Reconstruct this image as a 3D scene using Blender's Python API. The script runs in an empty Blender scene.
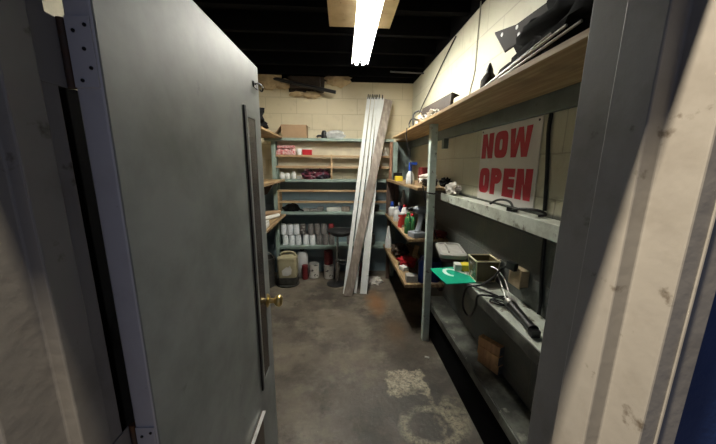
import bpy, bmesh, math, random
from mathutils import Vector, Matrix, noise
random.seed(7)
S = bpy.context.scene
COL = S.collection
V = Vector
R = math.radians

# ------------------------------------------------------------------ materials
def mat(name, c, rough=.6, c2=None, scale=8, mix=.5, lo=.4, hi=.65, metal=0, bump=0, bscale=60, spec=.4, alpha=1, trans=0, c3=None, s3=3, lo3=.5, hi3=.62):
    m = bpy.data.materials.new(name); m.use_nodes = True
    nt = m.node_tree; N = nt.nodes; L = nt.links
    b = N['Principled BSDF']
    b.inputs['Roughness'].default_value = rough
    b.inputs['Metallic'].default_value = metal
    b.inputs['Specular IOR Level'].default_value = spec
    b.inputs['Alpha'].default_value = alpha
    b.inputs['Transmission Weight'].default_value = trans
    col = N.new('ShaderNodeRGB'); col.outputs[0].default_value = (*c, 1)
    out = col.outputs[0]
    tc = N.new('ShaderNodeTexCoord')
    def layer(out, c2, scale, lo, hi, amt, det=6):
        n = N.new('ShaderNodeTexNoise'); n.inputs['Scale'].default_value = scale; n.inputs['Detail'].default_value = det
        n.inputs['Roughness'].default_value = .6
        L.new(tc.outputs['Object'], n.inputs['Vector'])
        r = N.new('ShaderNodeMapRange'); r.inputs['From Min'].default_value = lo; r.inputs['From Max'].default_value = hi
        r.inputs['To Max'].default_value = amt
        L.new(n.outputs['Fac'], r.inputs['Value'])
        x = N.new('ShaderNodeMix'); x.data_type = 'RGBA'
        L.new(r.outputs[0], x.inputs['Factor']); L.new(out, x.inputs['A']); x.inputs['B'].default_value = (*c2, 1)
        return x.outputs['Result']
    if c2: out = layer(out, c2, scale, lo, hi, mix)
    if c3: out = layer(out, c3, s3, lo3, hi3, .85)
    L.new(out, b.inputs['Base Color'])
    if bump:
        n = N.new('ShaderNodeTexNoise'); n.inputs['Scale'].default_value = bscale; n.inputs['Detail'].default_value = 4
        L.new(tc.outputs['Object'], n.inputs['Vector'])
        bp = N.new('ShaderNodeBump'); bp.inputs['Strength'].default_value = bump; bp.inputs['Distance'].default_value = .01
        L.new(n.outputs['Fac'], bp.inputs['Height']); L.new(bp.outputs[0], b.inputs['Normal'])
    return m

def emit(name, c, s):
    m = bpy.data.materials.new(name); m.use_nodes = True
    b = m.node_tree.nodes['Principled BSDF']
    b.inputs['Base Color'].default_value = (*c, 1)
    b.inputs['Emission Color'].default_value = (*c, 1); b.inputs['Emission Strength'].default_value = s
    return m

def wood(name, c, c2, axis='Y', scale=3, rough=.6):
    m = bpy.data.materials.new(name); m.use_nodes = True
    nt = m.node_tree; N = nt.nodes; L = nt.links; b = N['Principled BSDF']; b.inputs['Roughness'].default_value = rough
    tc = N.new('ShaderNodeTexCoord'); mp = N.new('ShaderNodeMapping')
    s = {'X': (1, 14, 14), 'Y': (14, 1, 14), 'Z': (14, 14, 1)}[axis]
    mp.inputs['Scale'].default_value = s
    L.new(tc.outputs['Object'], mp.inputs['Vector'])
    n = N.new('ShaderNodeTexNoise'); n.inputs['Scale'].default_value = scale; n.inputs['Detail'].default_value = 8
    L.new(mp.outputs[0], n.inputs['Vector'])
    n2 = N.new('ShaderNodeTexNoise'); n2.inputs['Scale'].default_value = 5; n2.inputs['Detail'].default_value = 6
    L.new(tc.outputs['Object'], n2.inputs['Vector'])
    x = N.new('ShaderNodeMix'); x.data_type = 'RGBA'; x.inputs['A'].default_value = (*c, 1); x.inputs['B'].default_value = (*c2, 1)
    r = N.new('ShaderNodeMapRange'); r.inputs['From Min'].default_value = .35; r.inputs['From Max'].default_value = .55
    L.new(n.outputs['Fac'], r.inputs['Value']); L.new(r.outputs[0], x.inputs['Factor'])
    y = N.new('ShaderNodeMix'); y.data_type = 'RGBA'; y.inputs['B'].default_value = (*[k * .35 for k in c2], 1)
    r2 = N.new('ShaderNodeMapRange'); r2.inputs['From Min'].default_value = .55; r2.inputs['From Max'].default_value = .75; r2.inputs['To Max'].default_value = .55
    L.new(n2.outputs['Fac'], r2.inputs['Value']); L.new(r2.outputs[0], y.inputs['Factor'])
    L.new(x.outputs['Result'], y.inputs['A']); L.new(y.outputs['Result'], b.inputs['Base Color'])
    bp = N.new('ShaderNodeBump'); bp.inputs['Strength'].default_value = .25; bp.inputs['Distance'].default_value = .004
    L.new(n.outputs['Fac'], bp.inputs['Height']); L.new(bp.outputs[0], b.inputs['Normal'])
    return m

def block(name, plane, up, low, zline, dirt, rough=.55):
    """painted concrete block: courses of 0.2 m, a paint line at zline"""
    m = bpy.data.materials.new(name); m.use_nodes = True
    nt = m.node_tree; N = nt.nodes; L = nt.links; b = N['Principled BSDF']; b.inputs['Roughness'].default_value = rough
    tc = N.new('ShaderNodeTexCoord'); sp = N.new('ShaderNodeSeparateXYZ'); L.new(tc.outputs['Object'], sp.inputs[0])
    cb = N.new('ShaderNodeCombineXYZ'); L.new(sp.outputs[plane], cb.inputs[0])
    zz = N.new('ShaderNodeMath'); zz.operation = 'ADD'; zz.inputs[1].default_value = .193; L.new(sp.outputs[2], zz.inputs[0]); L.new(zz.outputs[0], cb.inputs[1])
    br = N.new('ShaderNodeTexBrick')
    br.inputs['Scale'].default_value = 1; br.inputs['Brick Width'].default_value = .4; br.inputs['Row Height'].default_value = .2
    br.inputs['Mortar Size'].default_value = .0045; br.inputs['Mortar Smooth'].default_value = .4
    L.new(cb.outputs[0], br.inputs['Vector'])
    def rgb(a, bb, f):
        x = N.new('ShaderNodeMix'); x.data_type = 'RGBA'
        for k, s in (('A', a), ('B', bb)):
            if isinstance(s, tuple): x.inputs[k].default_value = (*s, 1)
            else: L.new(s, x.inputs[k])
        if isinstance(f, float): x.inputs['Factor'].default_value = f
        else: L.new(f, x.inputs['Factor'])
        return x.outputs['Result']
    def rng(s, lo, hi, t=1.0):
        r = N.new('ShaderNodeMapRange'); r.inputs['From Min'].default_value = lo; r.inputs['From Max'].default_value = hi; r.inputs['To Max'].default_value = t
        L.new(s, r.inputs['Value']); return r.outputs[0]
    def nz(scale, det=6):
        n = N.new('ShaderNodeTexNoise'); n.inputs['Scale'].default_value = scale; n.inputs['Detail'].default_value = det
        L.new(tc.outputs['Object'], n.inputs['Vector']); return n.outputs['Fac']
    n1 = nz(2.5); n2 = nz(9)
    f = rng(sp.outputs[2], zline - .006, zline + .006)
    col = rgb(low, up, f)
    col = rgb(col, dirt, rng(n1, .52, .8, .45))
    col = rgb(col, tuple(k * .5 for k in dirt), rng(n2, .6, .8, .3))
    mm = N.new('ShaderNodeMath'); mm.operation = 'MULTIPLY'; mm.inputs[1].default_value = .3; L.new(br.outputs['Fac'], mm.inputs[0])
    col = rgb(col, tuple(k * .45 for k in dirt), mm.outputs[0])
    L.new(col, b.inputs['Base Color'])
    h = N.new('ShaderNodeMath'); h.operation = 'SUBTRACT'; L.new(nz(70, 3), h.inputs[0]); 
    mu = N.new('ShaderNodeMath'); mu.operation = 'MULTIPLY'; mu.inputs[1].default_value = 2; L.new(br.outputs['Fac'], mu.inputs[0]); L.new(mu.outputs[0], h.inputs[1])
    bp = N.new('ShaderNodeBump'); bp.inputs['Strength'].default_value = .5; bp.inputs['Distance'].default_value = .005
    L.new(h.outputs[0], bp.inputs['Height']); L.new(bp.outputs[0], b.inputs['Normal'])
    return m

def floor_mat():
    m = bpy.data.materials.new('stained_concrete'); m.use_nodes = True
    nt = m.node_tree; N = nt.nodes; L = nt.links; b = N['Principled BSDF']
    tc = N.new('ShaderNodeTexCoord'); P = tc.outputs['Object']
    def nz(scale, det=8, off=(0, 0, 0), rough=.6):
        mp = N.new('ShaderNodeMapping'); mp.inputs['Location'].default_value = off; L.new(P, mp.inputs[0])
        n = N.new('ShaderNodeTexNoise'); n.inputs['Scale'].default_value = scale; n.inputs['Detail'].default_value = det; n.inputs['Roughness'].default_value = rough
        L.new(mp.outputs[0], n.inputs['Vector']); return n.outputs['Fac']
    def rng(s, lo, hi, a=0., t=1.0):
        r = N.new('ShaderNodeMapRange'); r.inputs['From Min'].default_value = lo; r.inputs['From Max'].default_value = hi
        r.inputs['To Min'].default_value = a; r.inputs['To Max'].default_value = t
        L.new(s, r.inputs['Value']); return r.outputs[0]
    def mixc(a, bb, f):
        x = N.new('ShaderNodeMix'); x.data_type = 'RGBA'
        for k, s in (('A', a), ('B', bb)):
            if isinstance(s, tuple): x.inputs[k].default_value = (*s, 1)
            else: L.new(s, x.inputs[k])
        L.new(f, x.inputs['Factor']); return x.outputs['Result']
    def op(o, a, bb):
        x = N.new('ShaderNodeMath'); x.operation = o
        for i, s in enumerate((a, bb)):
            if isinstance(s, (int, float)): x.inputs[i].default_value = s
            else: L.new(s, x.inputs[i])
        return x.outputs[0]
    def ell(cx, cy, rx, ry, warp=.12):
        """soft stain of its own shape around a point of the floor"""
        mp = N.new('ShaderNodeMapping'); mp.inputs['Location'].default_value = (-cx / rx, -cy / ry, 0); mp.inputs['Scale'].default_value = (1 / rx, 1 / ry, 0)
        L.new(P, mp.inputs[0]); ln = N.new('ShaderNodeVectorMath'); ln.operation = 'LENGTH'; L.new(mp.outputs[0], ln.inputs[0])
        return op('ADD', ln.outputs['Value'], op('MULTIPLY', op('SUBTRACT', nz(9, 6, (cx * 7, cy * 3, 1)), .5), warp * 10))
    def boxm(x0, x1, y0, y1):
        sp = N.new('ShaderNodeSeparateXYZ'); L.new(P, sp.inputs[0])
        w = op('MULTIPLY', op('SUBTRACT', nz(14, 5, (3, 1, 0)), .5), .14)
        def band(s, a, c): 
            s = op('ADD', s, w)
            return op('MULTIPLY', rng(s, a - .008, a + .008), rng(s, c - .008, c + .008, 1., 0.))
        return op('MULTIPLY', band(sp.outputs[0], x0, x1), band(sp.outputs[1], y0, y1))
    c = mixc((.150, .124, .092), (.048, .040, .031), rng(nz(2.1), .40, .60))
    c = mixc(c, (.24, .21, .165), rng(nz(4.3, 10, (5, 2, 0), .7), .5, .7, 0, .8))
    c = mixc(c, (.022, .017, .013), rng(nz(5, 9, (1, 7, 0), .7), .54, .7, 0, .85))
    # darker zones by the ledge, pale dust further in
    c = mixc(c, (.035, .026, .018), rng(ell(.56, 2.35, .28, .5), .4, 1.1, .75, 0.))
    c = mixc(c, (.03, .028, .026), rng(ell(.52, 1.55, .5, .45), .4, 1.2, .7, 0.))
    c = mixc(c, (.22, .105, .035), rng(ell(.38, 3.0, .13, .34), .3, 1.1, .85, 0.))
    c = mixc(c, (.11, .062, .03), rng(ell(.5, 2.45, .12, .25), .3, 1.1, .7, 0.))
    c = mixc(c, (.24, .22, .185), rng(ell(.42, 3.55, .14, .16), .4, 1.0, .55, 0.))
    # worn remains of pale paint
    pk = op('MULTIPLY', rng(nz(34, 10, (2, 2, 0), .8), .40, .56), rng(nz(7, 6, (3, 8, 0)), .32, .5))
    c = mixc(c, (.46, .41, .30), op('MULTIPLY', op('MULTIPLY', boxm(.33, .60, 1.66, 1.9), pk), 1.))
    ring = ell(.53, 1.42, .17, .13, .05)
    rr = op('MULTIPLY', rng(ring, .72, .85), rng(ring, 1.05, 1.25, 1., 0.))
    c = mixc(c, (.42, .38, .27), op('MULTIPLY', op('MULTIPLY', rr, pk), .7))
    st = boxm(.58, .61, 1.3, 1.9)
    c = mixc(c, (.3, .26, .18), op('MULTIPLY', op('MULTIPLY', st, pk), .6))
    rb = ell(.72, 1.5, .1, .18, .1)
    c = mixc(c, (.33, .29, .2), op('MULTIPLY', op('MULTIPLY', rng(rb, .7, 1.0, 1., 0.), pk), .6))
    c = mixc(c, (.30, .265, .20), rng(nz(60, 10, (6, 1, 0), .85), .56, .68, 0, .45))
    c = mixc(c, (.015, .012, .01), rng(nz(48, 10, (1, 6, 0), .85), .57, .68, 0, .5))
    c = mixc(c, (.4, .38, .33), rng(nz(45, 3, (9, 9, 0)), .71, .75, 0, .5))
    L.new(c, b.inputs['Base Color'])
    L.new(rng(nz(4, 6, (4, 4, 0)), .3, .7, .34, .7), b.inputs['Roughness'])
    bp = N.new('ShaderNodeBump'); bp.inputs['Strength'].default_value = .3; bp.inputs['Distance'].default_value = .01
    L.new(nz(30, 8), bp.inputs['Height']); L.new(bp.outputs[0], b.inputs['Normal'])
    return m

M = dict(
    floor=floor_mat(),
    wall_back=block('cream_over_blue_block', 0, (.60, .53, .37), (.21, .29, .32), 1.34, (.36, .30, .19)),
    wall_right=block('cream_over_grey_block', 1, (.56, .545, .42), (.10, .11, .10), 1.34, (.40, .33, .22)),
    wall_left=block('cream_block', 1, (.55, .5, .36), (.2, .25, .25), 1.34, (.35, .3, .2)),
    plaster=mat('grey_wall_paint', (.2, .2, .19), .7),
    blue=mat('blue_wall_paint', (.012, .035, .14), .5, (.008, .02, .09), 5, .6, bump=.3, bscale=25),
    black_timber=mat('matte_black_timber', (.004, .004, .0045), 1, spec=.05),  # one near-black matte colour without sheen
    jamb=mat('jamb_paint', (.25, .245, .235), .5, (.15, .14, .125), 6, .6, .5, .7, bump=.06, bscale=35, c3=(.07, .055, .04), s3=17, lo3=.64, hi3=.72),
    door=mat('door_paint', (.30, .32, .31), .48, (.16, .175, .165), 3.6, .8, .4, .68, bump=.1, bscale=9, c3=(.10, .10, .09), s3=9, lo3=.66, hi3=.78, spec=.35),
    skylit_edge=mat('skylit_edge_tone', (.50, .51, .55), .45, (.40, .40, .43), 12, .5, .5, .7, c3=(.05, .04, .035), s3=45, lo3=.7, hi3=.74),  # paler and bluer than the door: skylight on the edge put into colour
    dark_glass=mat('dark_glass', (.03, .022, .02), .25, spec=.5),
    lite_frame=mat('lite_frame_paint', (.29, .31, .30), .4),
    frame_shadow=mat('frame_shadow_black', (.012, .012, .013), .6),  # shade tone for the strip beside the vision panel frame
    brass=mat('brass', (.85, .66, .30), .3, metal=1),
    old_brass=mat('aged_brass', (.34, .27, .13), .35, (.12, .09, .05), 20, .7, metal=.9),
    steel=mat('steel', (.55, .55, .54), .35, (.3, .28, .26), 20, .6, metal=1),
    rust_steel=mat('rusty_steel', (.11, .085, .07), .6, (.16, .07, .03), 25, .7, metal=.6),
    dark_steel=mat('dark_steel', (.03, .03, .032), .45, metal=.5),
    unlit_brown=mat('unlit_dark_brown', (.014, .009, .006), .7, (.006, .005, .004), 12, .7, spec=.15),  # shade put into the colour, so the plate looks unlit near the tubes
    glass_olive=mat('olive_glass', (.10, .082, .035), .25, (.05, .04, .018), 14, .7, spec=.5),
    edge_light=mat('pale_brass_edge', (.6, .55, .38), .35),
    cream_panel=mat('cream_panel_paint', (.62, .56, .42), .6, (.45, .4, .29), 6, .6),
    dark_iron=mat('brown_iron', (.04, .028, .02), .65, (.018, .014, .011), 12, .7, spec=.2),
    green=mat('pale_green_paint', (.27, .35, .31), .5, (.17, .22, .19), 9, .7, .45, .65, c3=(.1, .085, .06), s3=26, lo3=.62, hi3=.72),
    teal=mat('grey_green_paint', (.17, .21, .2), .55, (.11, .13, .125), 7, .7, c3=(.06, .05, .04), s3=22, lo3=.64, hi3=.74),
    postp=mat('worn_green_paint', (.62, .72, .67), .5, (.46, .54, .5), 14, .7, c3=(.12, .1, .07), s3=24, lo3=.6, hi3=.7),
    plankp=mat('worn_white_green_paint', (.60, .64, .56), .55, (.42, .44, .37), 12, .8, .42, .6, c3=(.1, .08, .05), s3=18, lo3=.58, hi3=.68, bump=.3, bscale=30),
    ledge=mat('dark_painted_timber', (.12, .125, .105), .5, (.03, .03, .026), 6, .95, .40, .56, c3=(.36, .36, .3), s3=11, lo3=.62, hi3=.74),
    ply=wood('plywood', (.52, .38, .2), (.38, .25, .12), 'Y'),
    ply_dirty=wood('dirty_plywood', (.45, .32, .17), (.22, .14, .07), 'Y'),
    slat=wood('pine_slat', (.5, .36, .2), (.36, .23, .12), 'X'),
    redwood=wood('reddish_batten', (.36, .2, .12), (.24, .12, .07), 'Z'),
    brownboard=wood('brown_board', (.12, .075, .05), (.06, .038, .028), 'Z'),
    greyplank=wood('weathered_plank', (.30, .26, .22), (.19, .155, .125), 'Z', 2.2),
    oak=wood('orange_lumber', (.72, .44, .22), (.52, .29, .13), 'Z'),
    lumber_end=mat('grey_lumber_end', (.16, .17, .18), .8, (.09, .09, .09), 30, .8),
    patch=mat('patch_plywood', (.5, .4, .24), .7, (.38, .29, .16), 8, .7, c3=(.2, .14, .08), s3=18, lo3=.62, hi3=.7),
    white=mat('white_enamel', (.74, .76, .74), .4, (.6, .61, .58), 8, .6, c3=(.3, .28, .24), s3=30, lo3=.68, hi3=.76),
    white_plastic=mat('white_plastic', (.7, .71, .7), .45, (.55, .54, .5), 12, .5),
    fixture=mat('fixture_white', (.8, .8, .78), .4),
    tube=emit('lit_tube', (1.0, .97, .88), 110),
    sign=mat('sign_board_white', (.72, .70, .67), .55, (.62, .60, .57), 6, .5),
    signred=mat('sign_red', (.50, .012, .035), .5, (.42, .01, .03), 30, .6),
    greensign=mat('sign_green', (.0, .36, .21), .4, (.0, .31, .18), 20, .5),
    signwhite=mat('symbol_white', (.8, .85, .82), .4),
    yellow=mat('yellow_card', (.75, .6, .05), .5),
    black=mat('black_plastic', (.012, .012, .013), .4),
    rubber=mat('black_cord', (.01, .01, .011), .5),
    string=mat('pale_string', (.42, .4, .32), .7),
    blackcloth=mat('black_cloth', (.0035, .0035, .0035), .95, (.007, .007, .007), 10, .7, spec=.15),
    card=mat('cardboard', (.36, .24, .14), .8, (.3, .19, .11), 8, .6),
    redprint=mat('red_white_print', (.5, .07, .08), .5, (.7, .6, .58), 55, .9, .40, .60),
    red=mat('red_print', (.5, .02, .03), .45),
    darkred=mat('dark_red_print', (.16, .018, .02), .5, (.1, .012, .015), 20, .6),
    canlabel=mat('white_blue_label', (.74, .77, .78), .4, (.38, .46, .56), 30, .5, .56, .66),
    greycan=mat('grey_can', (.2, .19, .18), .45, (.1, .09, .085), 30, .7),
    darklabel=mat('dark_label', (.09, .08, .075), .5, (.45, .43, .4), 30, .9, .56, .62),
    splash=mat('splashed_white_can', (.6, .58, .53), .5, (.06, .055, .05), 17, 1, .58, .62),
    lid=mat('tin_lid', (.5, .5, .48), .4, (.3, .28, .25), 20, .6, metal=.7),
    jug=mat('beige_plastic', (.42, .38, .24), .5, (.3, .26, .15), 9, .6),
    grime=mat('grimy_black', (.03, .03, .027), .7, (.07, .066, .055), 14, .7),
    paper=mat('paper', (.66, .65, .6), .8, (.5, .5, .47), 12, .4),
    cloth=mat('white_cloth', (.6, .57, .52), .9, (.4, .37, .33), 14, .6),
    plaid=mat('plaid_cloth', (.11, .02, .035), .9, (.55, .5, .5), 22, 1, .58, .6, c3=(.01, .012, .025), s3=11, lo3=.5, hi3=.56),
    bluepl=mat('blue_plastic', (.02, .06, .32), .4),
    bluepl2=mat('deep_blue_plastic', (.012, .022, .12), .4),
    greenlabel=mat('green_label', (.04, .2, .07), .45, (.5, .45, .12), 30, 1, .6, .64),
    redstripe=mat('red_label', (.6, .05, .04), .45, (.75, .7, .66), 20, 1, .55, .6),
    greytool=mat('grey_tool_plastic', (.3, .33, .37), .4, (.22, .24, .27), 12, .6),
    clear=mat('clear_bag', (.55, .56, .55), .25, (.35, .36, .36), 25, .6),
    traylid=mat('cloudy_lid_plastic', (.42, .41, .38), .35, (.28, .27, .25), 9, .7, c3=(.62, .62, .58), s3=30, lo3=.6, hi3=.68),
    maroon=mat('dark_maroon_plastic', (.045, .016, .02), .45),
    foam=mat('spray_foam', (.45, .34, .2), .9, (.28, .2, .11), 12, .7, bump=.8, bscale=18),
    chrome=mat('chrome', (.6, .6, .6), .15, metal=1),
    beige=mat('beige_plate', (.42, .33, .21), .45, (.3, .22, .13), 16, .6),
    ground=mat('outside_concrete', (.35, .33, .3), .8, (.25, .24, .22), 4, .6),
    kick=mat('brown_kick_plate', (.13, .095, .07), .5, (.07, .055, .042), 9, .8, metal=.3),
    conduit=mat('grey_conduit', (.12, .12, .12), .45, metal=.6),
)

# ------------------------------------------------------------------ mesh builder (world coordinates)
class MB:
    def __init__(s): s.v = []; s.f = []; s.mi = []; s.m = 0
    def add(s, vs, fs):
        o = len(s.v); s.v += [V(p) for p in vs]
        for f in fs: s.f.append([i + o for i in f]); s.mi.append(s.m)
        return s
    def box(s, a, b):
        (x0, y0, z0), (x1, y1, z1) = a, b
        return s.hexa([(x0, y0, z0), (x1, y0, z0), (x1, y1, z0), (x0, y1, z0), (x0, y0, z1), (x1, y0, z1), (x1, y1, z1), (x0, y1, z1)])
    def hexa(s, p): return s.add(p, [(3, 2, 1, 0), (4, 5, 6, 7), (0, 1, 5, 4), (1, 2, 6, 5), (2, 3, 7, 6), (3, 0, 4, 7)])
    def obox(s, c, size, rz=0, rx=0, ry=0):
        m = Matrix.Rotation(rz, 3, 'Z') @ Matrix.Rotation(ry, 3, 'Y') @ Matrix.Rotation(rx, 3, 'X')
        h = V(size) / 2
        return s.hexa([V(c) + m @ V((sx * h.x, sy * h.y, sz * h.z)) for sx, sy, sz in ((-1, -1, -1), (1, -1, -1), (1, 1, -1), (-1, 1, -1), (-1, -1, 1), (1, -1, 1), (1, 1, 1), (-1, 1, 1))])
    def beam(s, p0, p1, w, t, wd=(1, 0, 0)):
        p0, p1 = V(p0), V(p1); d = (p1 - p0).normalized(); wv = V(wd); wv = (wv - d * wv.dot(d)).normalized(); n = d.cross(wv)
        a = wv * w / 2; b = n * t / 2
        return s.hexa([p0 - a - b, p0 + a - b, p0 + a + b, p0 - a + b, p1 - a - b, p1 + a - b, p1 + a + b, p1 - a + b])
    def tube(s, pts, r, n=8, closed=False, smooth=3):
        P = [V(p) for p in pts]
        if smooth and len(P) > 2:                     # Catmull-Rom
            Q = []; k = len(P); last = k if closed else k - 1
            for i in range(last):
                g = lambda j: P[j % k] if closed else P[min(max(j, 0), k - 1)]
                a, b, c, d = g(i - 1), g(i), g(i + 1), g(i + 2)
                for j in range(smooth + 1):
                    t = j / (smooth + 1)
                    Q.append(.5 * ((2 * b) + (c - a) * t + (2 * a - 5 * b + 4 * c - d) * t * t + (3 * b - a - 3 * c + d) * t ** 3))
            if not closed: Q.append(P[-1])
            P = Q
        k = len(P); rings = []
        up = None
        for i in range(k):
            a = P[(i - 1) % k] if (closed or i) else P[i]; b = P[(i + 1) % k] if (closed or i < k - 1) else P[i]
            t = (b - a).normalized()
            if up is None: up = t.orthogonal().normalized()
            up = (up - t * up.dot(t)).normalized(); w = t.cross(up)
            rr = r(i / (k - 1)) if callable(r) else r
            rings.append([P[i] + (up * math.cos(2 * math.pi * j / n) + w * math.sin(2 * math.pi * j / n)) * rr for j in range(n)])
        vs = [q for rg in rings for q in rg]; fs = []
        for i in range(k if closed else k - 1):
            for j in range(n):
                a = i * n + j; b = i * n + (j + 1) % n; c = ((i + 1) % k) * n
                fs.append((a, b, c + (j + 1) % n, c + j))
        if not closed: fs += [tuple(range(n))[::-1], tuple(range((k - 1) * n, k * n))]
        return s.add(vs, fs)
    def lathe(s, c, prof, n=20, axis=(0, 0, 1), sx=1, sy=1):
        c = V(c); q = V((0, 0, 1)).rotation_difference(V(axis)); vs = []; fs = []
        for r, z in prof:
            for j in range(n):
                a = 2 * math.pi * j / n
                vs.append(c + q @ V((r * math.cos(a) * sx, r * math.sin(a) * sy, z)))
        for i in range(len(prof) - 1):
            for j in range(n):
                fs.append((i * n + j, i * n + (j + 1) % n, (i + 1) * n + (j + 1) % n, (i + 1) * n + j))
        if prof[0][0] > 1e-5: fs.append(tuple(range(n))[::-1])
        if prof[-1][0] > 1e-5: fs.append(tuple(range((len(prof) - 1) * n, len(prof) * n)))
        return s.add(vs, fs)
    def prism(s, poly, off):
        """closed 3D polygon extruded by a vector"""
        n = len(poly); o = V(off); p = [V(q) for q in poly]
        return s.add(p + [q + o for q in p], [tuple(range(n))[::-1], tuple(range(n, 2 * n))] + [(i, (i + 1) % n, n + (i + 1) % n, n + i) for i in range(n)])
    def strip(s, pts, w, nrm, t):
        """flat band of width w along a path lying in the plane with normal nrm"""
        nr = V(nrm).normalized(); P = [V(p) for p in pts]; L = []; Rr = []
        for i in range(len(P)):
            a = P[max(i - 1, 0)]; b = P[min(i + 1, len(P) - 1)]; d = (b - a).normalized().cross(nr)
            L.append(P[i] + d * w / 2); Rr.append(P[i] - d * w / 2)
        n = len(P); o = nr * t
        vs = L + Rr + [q + o for q in L] + [q + o for q in Rr]; fs = []
        for i in range(n - 1):
            fs += [(i, i + 1, n + i + 1, n + i), (2 * n + i, 3 * n + i, 3 * n + i + 1, 2 * n + i + 1), (i, 2 * n + i, 2 * n + i + 1, i + 1), (n + i, n + i + 1, 3 * n + i + 1, 3 * n + i)]
        fs += [(0, n, 3 * n, 2 * n), (n - 1, 3 * n - 1, 4 * n - 1, 2 * n - 1)]
        return s.add(vs, fs)
    def blob(s, c, r, amp=.25, freq=3, seed=0, sub=3, floor=None, roof=None):
        bm = bmesh.new(); bmesh.ops.create_icosphere(bm, subdivisions=sub, radius=1)
        c = V(c); r = V(r); vs = []
        for v in bm.verts:
            n = v.co.normalized(); d = 1 + amp * (noise.noise(n * freq + V((seed * 3.1, seed, -seed))) * 1.6 + .55 * noise.noise(n * freq * 2.7 + V((seed, -seed * 2.2, 4))))
            p = V((n.x * r.x, n.y * r.y, n.z * r.z)) * d + c
            if floor is not None: p.z = max(p.z, floor)
            if roof is not None: p.x = min(p.x, roof)
            vs.append(p)
        fs = [[v.index for v in f.verts] for f in bm.faces]; bm.free()
        return s.add(vs, fs)

BASE = {}
def link(o): COL.objects.link(o); return o
def tagit(o, label, cat, group=None):
    o['label'] = label; o['category'] = cat
    if group: o['group'] = group
    return o
def thing(name, label, cat, loc=(0, 0, 0), group=None):
    o = link(bpy.data.objects.new(name, None)); o.location = loc; o.empty_display_size = .05
    BASE[o.name] = V(loc); return tagit(o, label, cat, group)
def obj(name, mb, mats, parent=None, loc=None, smooth=False, bevel=0, angle=40, label=None):
    base = BASE[parent.name] if parent else V(loc if loc is not None else (0, 0, 0))
    me = bpy.data.meshes.new(name); me.from_pydata([p - base for p in mb.v], [], mb.f)
    if not isinstance(mats, (list, tuple)): mats = [mats]
    for m in mats: me.materials.append(M[m])
    if len(mats) > 1: me.polygons.foreach_set('material_index', mb.mi)
    bm = bmesh.new(); bm.from_mesh(me); bmesh.ops.recalc_face_normals(bm, faces=bm.faces); bm.to_mesh(me); bm.free()
    if smooth:
        me.polygons.foreach_set('use_smooth', [True] * len(me.polygons)); me.set_sharp_from_angle(angle=R(angle))
    me.update()
    o = link(bpy.data.objects.new(name, me)); BASE[o.name] = base
    if parent: o.parent = parent
    else: o.location = base
    if bevel:
        b = o.modifiers.new('bevel', 'BEVEL'); b.width = bevel; b.segments = 2; b.limit_method = 'ANGLE'; b.angle_limit = R(40)
    if label: o['label'] = label
    return o
def one(name, mb, mats, label, cat, loc, group=None, **k):
    return tagit(obj(name, mb, mats, None, loc, **k), label, cat, group)
def struct(name, mb, mats, label, cat, loc=(0, 0, 0), **k):
    o = tagit(obj(name, mb, mats, None, loc, **k), label, cat); o['kind'] = 'structure'; return o
def dup(root, loc, label, group=None, rz=0):
    r = root.copy(); link(r); r.location = loc; r.rotation_euler = (0, 0, rz); r['label'] = label
    if group: r['group'] = group
    for ch in list(root.children):
        c = ch.copy(); link(c); c.parent = r
        for g in ch.children:
            d = g.copy(); link(d); d.parent = c
    return r
B = lambda *a: MB().box(*a)

# ------------------------------------------------------------------ room shell
XL, XR, YB, YF, ZC = -1.13, .94, 4.0, .49, 2.80
struct('floor', MB().box((XL - .1, -3, -.1), (1.2, YB + .15, 0)), 'floor', 'stained dark concrete floor with worn pale paint patches', 'floor')
struct('wall_back', MB().box((XL - .15, YB, 0), (XR + .15, YB + .15, 2.612)), 'wall_back', 'cream painted block wall at the far end, blue grey below', 'wall')
struct('wall_right', MB().box((XR, YF, 0), (XR + .15, YB, 2.612)), 'wall_right', 'cream block wall on the right, dark grey paint below', 'wall')
struct('wall_left', MB().box((XL - .15, YF, 0), (XL, YB, 2.612)), 'wall_left', 'block wall on the left behind the open door', 'wall')
struct('ceiling', MB().box((XL - .15, YF - .15, ZC), (XR + .15, YB + .15, ZC + .06)), 'black_timber', 'black open ceiling above the joists', 'ceiling')
t = MB().box((XL - .15, YB, 2.612), (XR + .15, YB + .15, ZC)).box((XR, YF, 2.612), (XR + .15, YB, ZC)).box((XL - .15, YF, 2.612), (XL, YB, ZC))
struct('trim_2', t, 'black_timber', 'black timber wall plate on top of the block walls', 'trim')
for i, y in enumerate((.72, 1.12, 1.52, 1.92, 2.32, 2.72, 3.12, 3.52, 3.88)):
    struct('ceiling_joist' if i == 0 else 'ceiling_joist.%03d' % i, MB().box((XL, y - .022, 2.651), (XR, y + .022, ZC)), 'black_timber', 'black ceiling joist crossing the room', 'joist', (0, y, 2.651))
# front wall with the doorway (blue outside)
OX0, OX1, OZ = -.50, .488, 2.03
w = MB()
for a, b in (((-3, .336, 0), (OX0, YF, 3.0)), ((OX1, .336, 0), (3, YF, 3.0)), ((OX0, .336, OZ), (OX1, YF, 3.0))):
    w.box(a, b)
o = struct('wall_front', w, ['plaster', 'blue'], 'blue painted outer wall around the doorway', 'wall')
for p in o.data.polygons: p.material_index = 1 if p.normal.y < -.9 else 0
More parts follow.
